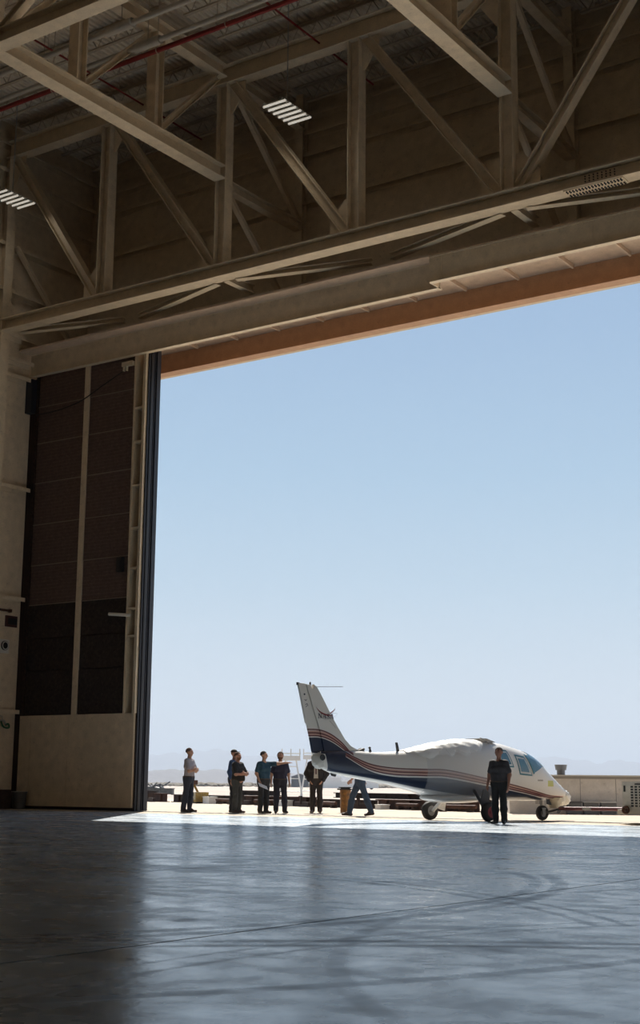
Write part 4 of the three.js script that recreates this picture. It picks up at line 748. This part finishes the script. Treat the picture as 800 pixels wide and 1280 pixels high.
  if (o.cap) {
    const cg = nets((x, y, z) => { const d = Math.hypot(x / .098, (y - 1.70) / .098, (z + .008) / .108) - 1; return Math.max(d * .098, 1.715 - y); }, [-.13, 1.69, -.14], [.13, 1.83, .14], .01);
    part('cap', join([cg, new THREE.CylinderGeometry(.085, .085, .012, 18, 1, false).scale(1, 1, 1.15).translate(0, 1.722, .09)]).rotateY(ht), mat(...o.cap, .8), t);
  }
  if (o.hair) part('hair', nets((x, y, z) => { const d = (Math.hypot(x / .093, (y - 1.69) / .097, (z + .016) / .102) - 1) * .093 + .006 * n3(x * 40, y * 40, z * 40); return Math.max(d, -(y - 1.655 + Math.max(0, z) * -.9) * .8, (z - .055) * 1 - Math.max(0, (y - 1.735)) * 1.2); }, [-.13, 1.6, -.15], [.13, 1.83, .13], .009).rotateY(ht), mat(...o.hair, .9), t);
  if (o.beard) part('beard', nets((x, y, z) => Math.max(hf0(x, y, z) - .008, y - 1.625, .02 - z), [-.1, 1.5, 0], [.1, 1.64, .15], .009).rotateY(ht), mat(...o.beard, .9), t);
  return t;
}
const crossed = { elL: [.25, 1.14, .10], elR: [-.25, 1.14, .10], wrL: [-.05, 1.20, .235], wrR: [.07, 1.165, .22] }, crossedHands = { handL: { dir: [-.9, -.1, .1], up: [0, .2, 1], side: [0, 1, 0], curl: .6 }, handR: { dir: [.9, .15, -.05], up: [0, .2, 1], side: [0, 1, 0], curl: .6 } };
person({ label: 'man in pale grey shirt and jeans with folded arms beside the door', at: [-26.77, 0, -32.22], face: 72, h: 1.86, pose: { ...crossed, toeL: [.16, .04, .17], ankR: [-.12, .09, -.1], toeR: [-.16, .04, .07], kneeR: [-.11, .5, -.04] }, ...crossedHands, shirt: [.33, .31, .34], trousers: [.022, .03, .05], hair: [.09, .045, .03], sleeve: .75 });
person({ label: 'man in blue shirt and dark cap half hidden behind the man in black', at: [-25.98, 0, -33.35], face: 70, h: 1.83, pose: {}, shirt: [.045, .09, .2], sleeve: 1.8, trousers: [.02, .022, .03], cap: [.03, .025, .022], skin: [.38, .2, .14] });
person({ label: 'heavy man in black polo and grey jeans with folded arms', at: [-25.3, 0, -32.65], face: 58, h: 1.74, pose: { ...crossed, elL: [.27, 1.13, .13], elR: [-.27, 1.13, .13], wrL: [-.05, 1.17, .29], wrR: [.07, 1.14, .28] }, ...crossedHands, belly: .05, puff: .022, shirt: [.018, .018, .018], trousers: [.055, .06, .062], hair: [.1, .05, .03], beard: [.22, .1, .05], skin: [.45, .24, .17], sleeve: .8, shoes: [.06, .025, .018] });
{
  const p4 = person({ label: 'man in teal polo pointing with outstretched arm and holding a paper', at: [-24.54, 0, -32.9], face: 42, h: 1.77, turn: 30, pose: { elL: [.37, 1.43, .2], wrL: [.56, 1.46, .38], wrR: [-.24, .90, .12] }, handL: { dir: [.7, .02, .7], up: [0, 1, 0], side: [.7, 0, -.7], curl: .2 }, handR: { curl: .9 }, shirt: [.012, .05, .085], trousers: [.022, .024, .028], hair: [.05, .04, .035], sleeve: .7 });
  const w = p4.localToWorld(V(0, 0, 0)); p4.updateMatrixWorld(true);
  const q = p4.localToWorld(V(-.27, .78, .3)); const s = single('paper_sheet', plate([[-.15, -.1], [.15, -.1], [.16, .1], [-.14, .11]], .004).rotateX(-1.0).rotateZ(-.35), M.whitePaint, 'white sheet of paper held at the hip of the pointing man', 'paper'); s.position.copy(q); s.rotation.y = R(34.5 + 30);
}
person({ label: 'man in navy polo and dark jeans facing the hangar, arms at his sides', at: [-24.46, 0, -33.6], face: 8, h: 1.77, turn: -8, pose: { ankL: [.15, .09, 0], toeL: [.2, .04, .17], kneeL: [.13, .5, .02] }, shirt: [.018, .018, .042], trousers: [.016, .017, .03], hair: [.06, .035, .025], beard: [.12, .06, .04], sleeve: .72 });
person({ label: 'person in open dark jacket over a white shirt, hands in pockets', at: [-23.97, 0, -34.76], face: -5, h: 1.8, pose: { elL: [.29, 1.15, -.06], elR: [-.29, 1.15, -.06], wrL: [.19, .95, .06], wrR: [-.19, .95, .06] }, shirt: [.022, .018, .02], shirtName: 'jacket', openFront: true, puff: .035, sleeve: 1.95, hem: .9, trousers: [.03, .024, .024], hair: [.05, .03, .02], shoes: [.1, .07, .06] });
person({ label: 'man in blue jeans walking behind the airplane tail boom', at: [-21.1, 0, -32.7], face: -88, h: 1.82, pose: { hipL: [.09, .93, 0], kneeL: [.1, .53, -.14], ankL: [.1, .12, -.3], toeL: [.11, .04, -.14], kneeR: [-.1, .52, .19], ankR: [-.1, .09, .27], toeR: [-.11, .05, .45], elL: [.24, 1.15, .06], wrL: [.22, .95, .24], elR: [-.25, 1.15, -.1], wrR: [-.23, .92, -.12] }, shirt: [.5, .49, .47], trousers: [.035, .06, .105], trouserLabel: 'blue jeans', hair: [.06, .04, .03], sleeve: .7, shoes: [.04, .022, .016] });
person({ label: 'man in dark grey polo standing against the airplane wheel', at: [-14.86, 0, -28.86], face: -30, h: 1.71, turn: 8, pose: { wrL: [.26, .87, .08], toeL: [.16, .04, .16], elR: [-.24, 1.14, .02], wrR: [-.25, .9, .12] }, shirt: [.03, .027, .032], trousers: [.009, .009, .010], hair: [.06, .045, .04], skin: [.26, .12, .08], sleeve: .7, shoes: [.02, .018, .018] });

renderer.render(scene, camera);
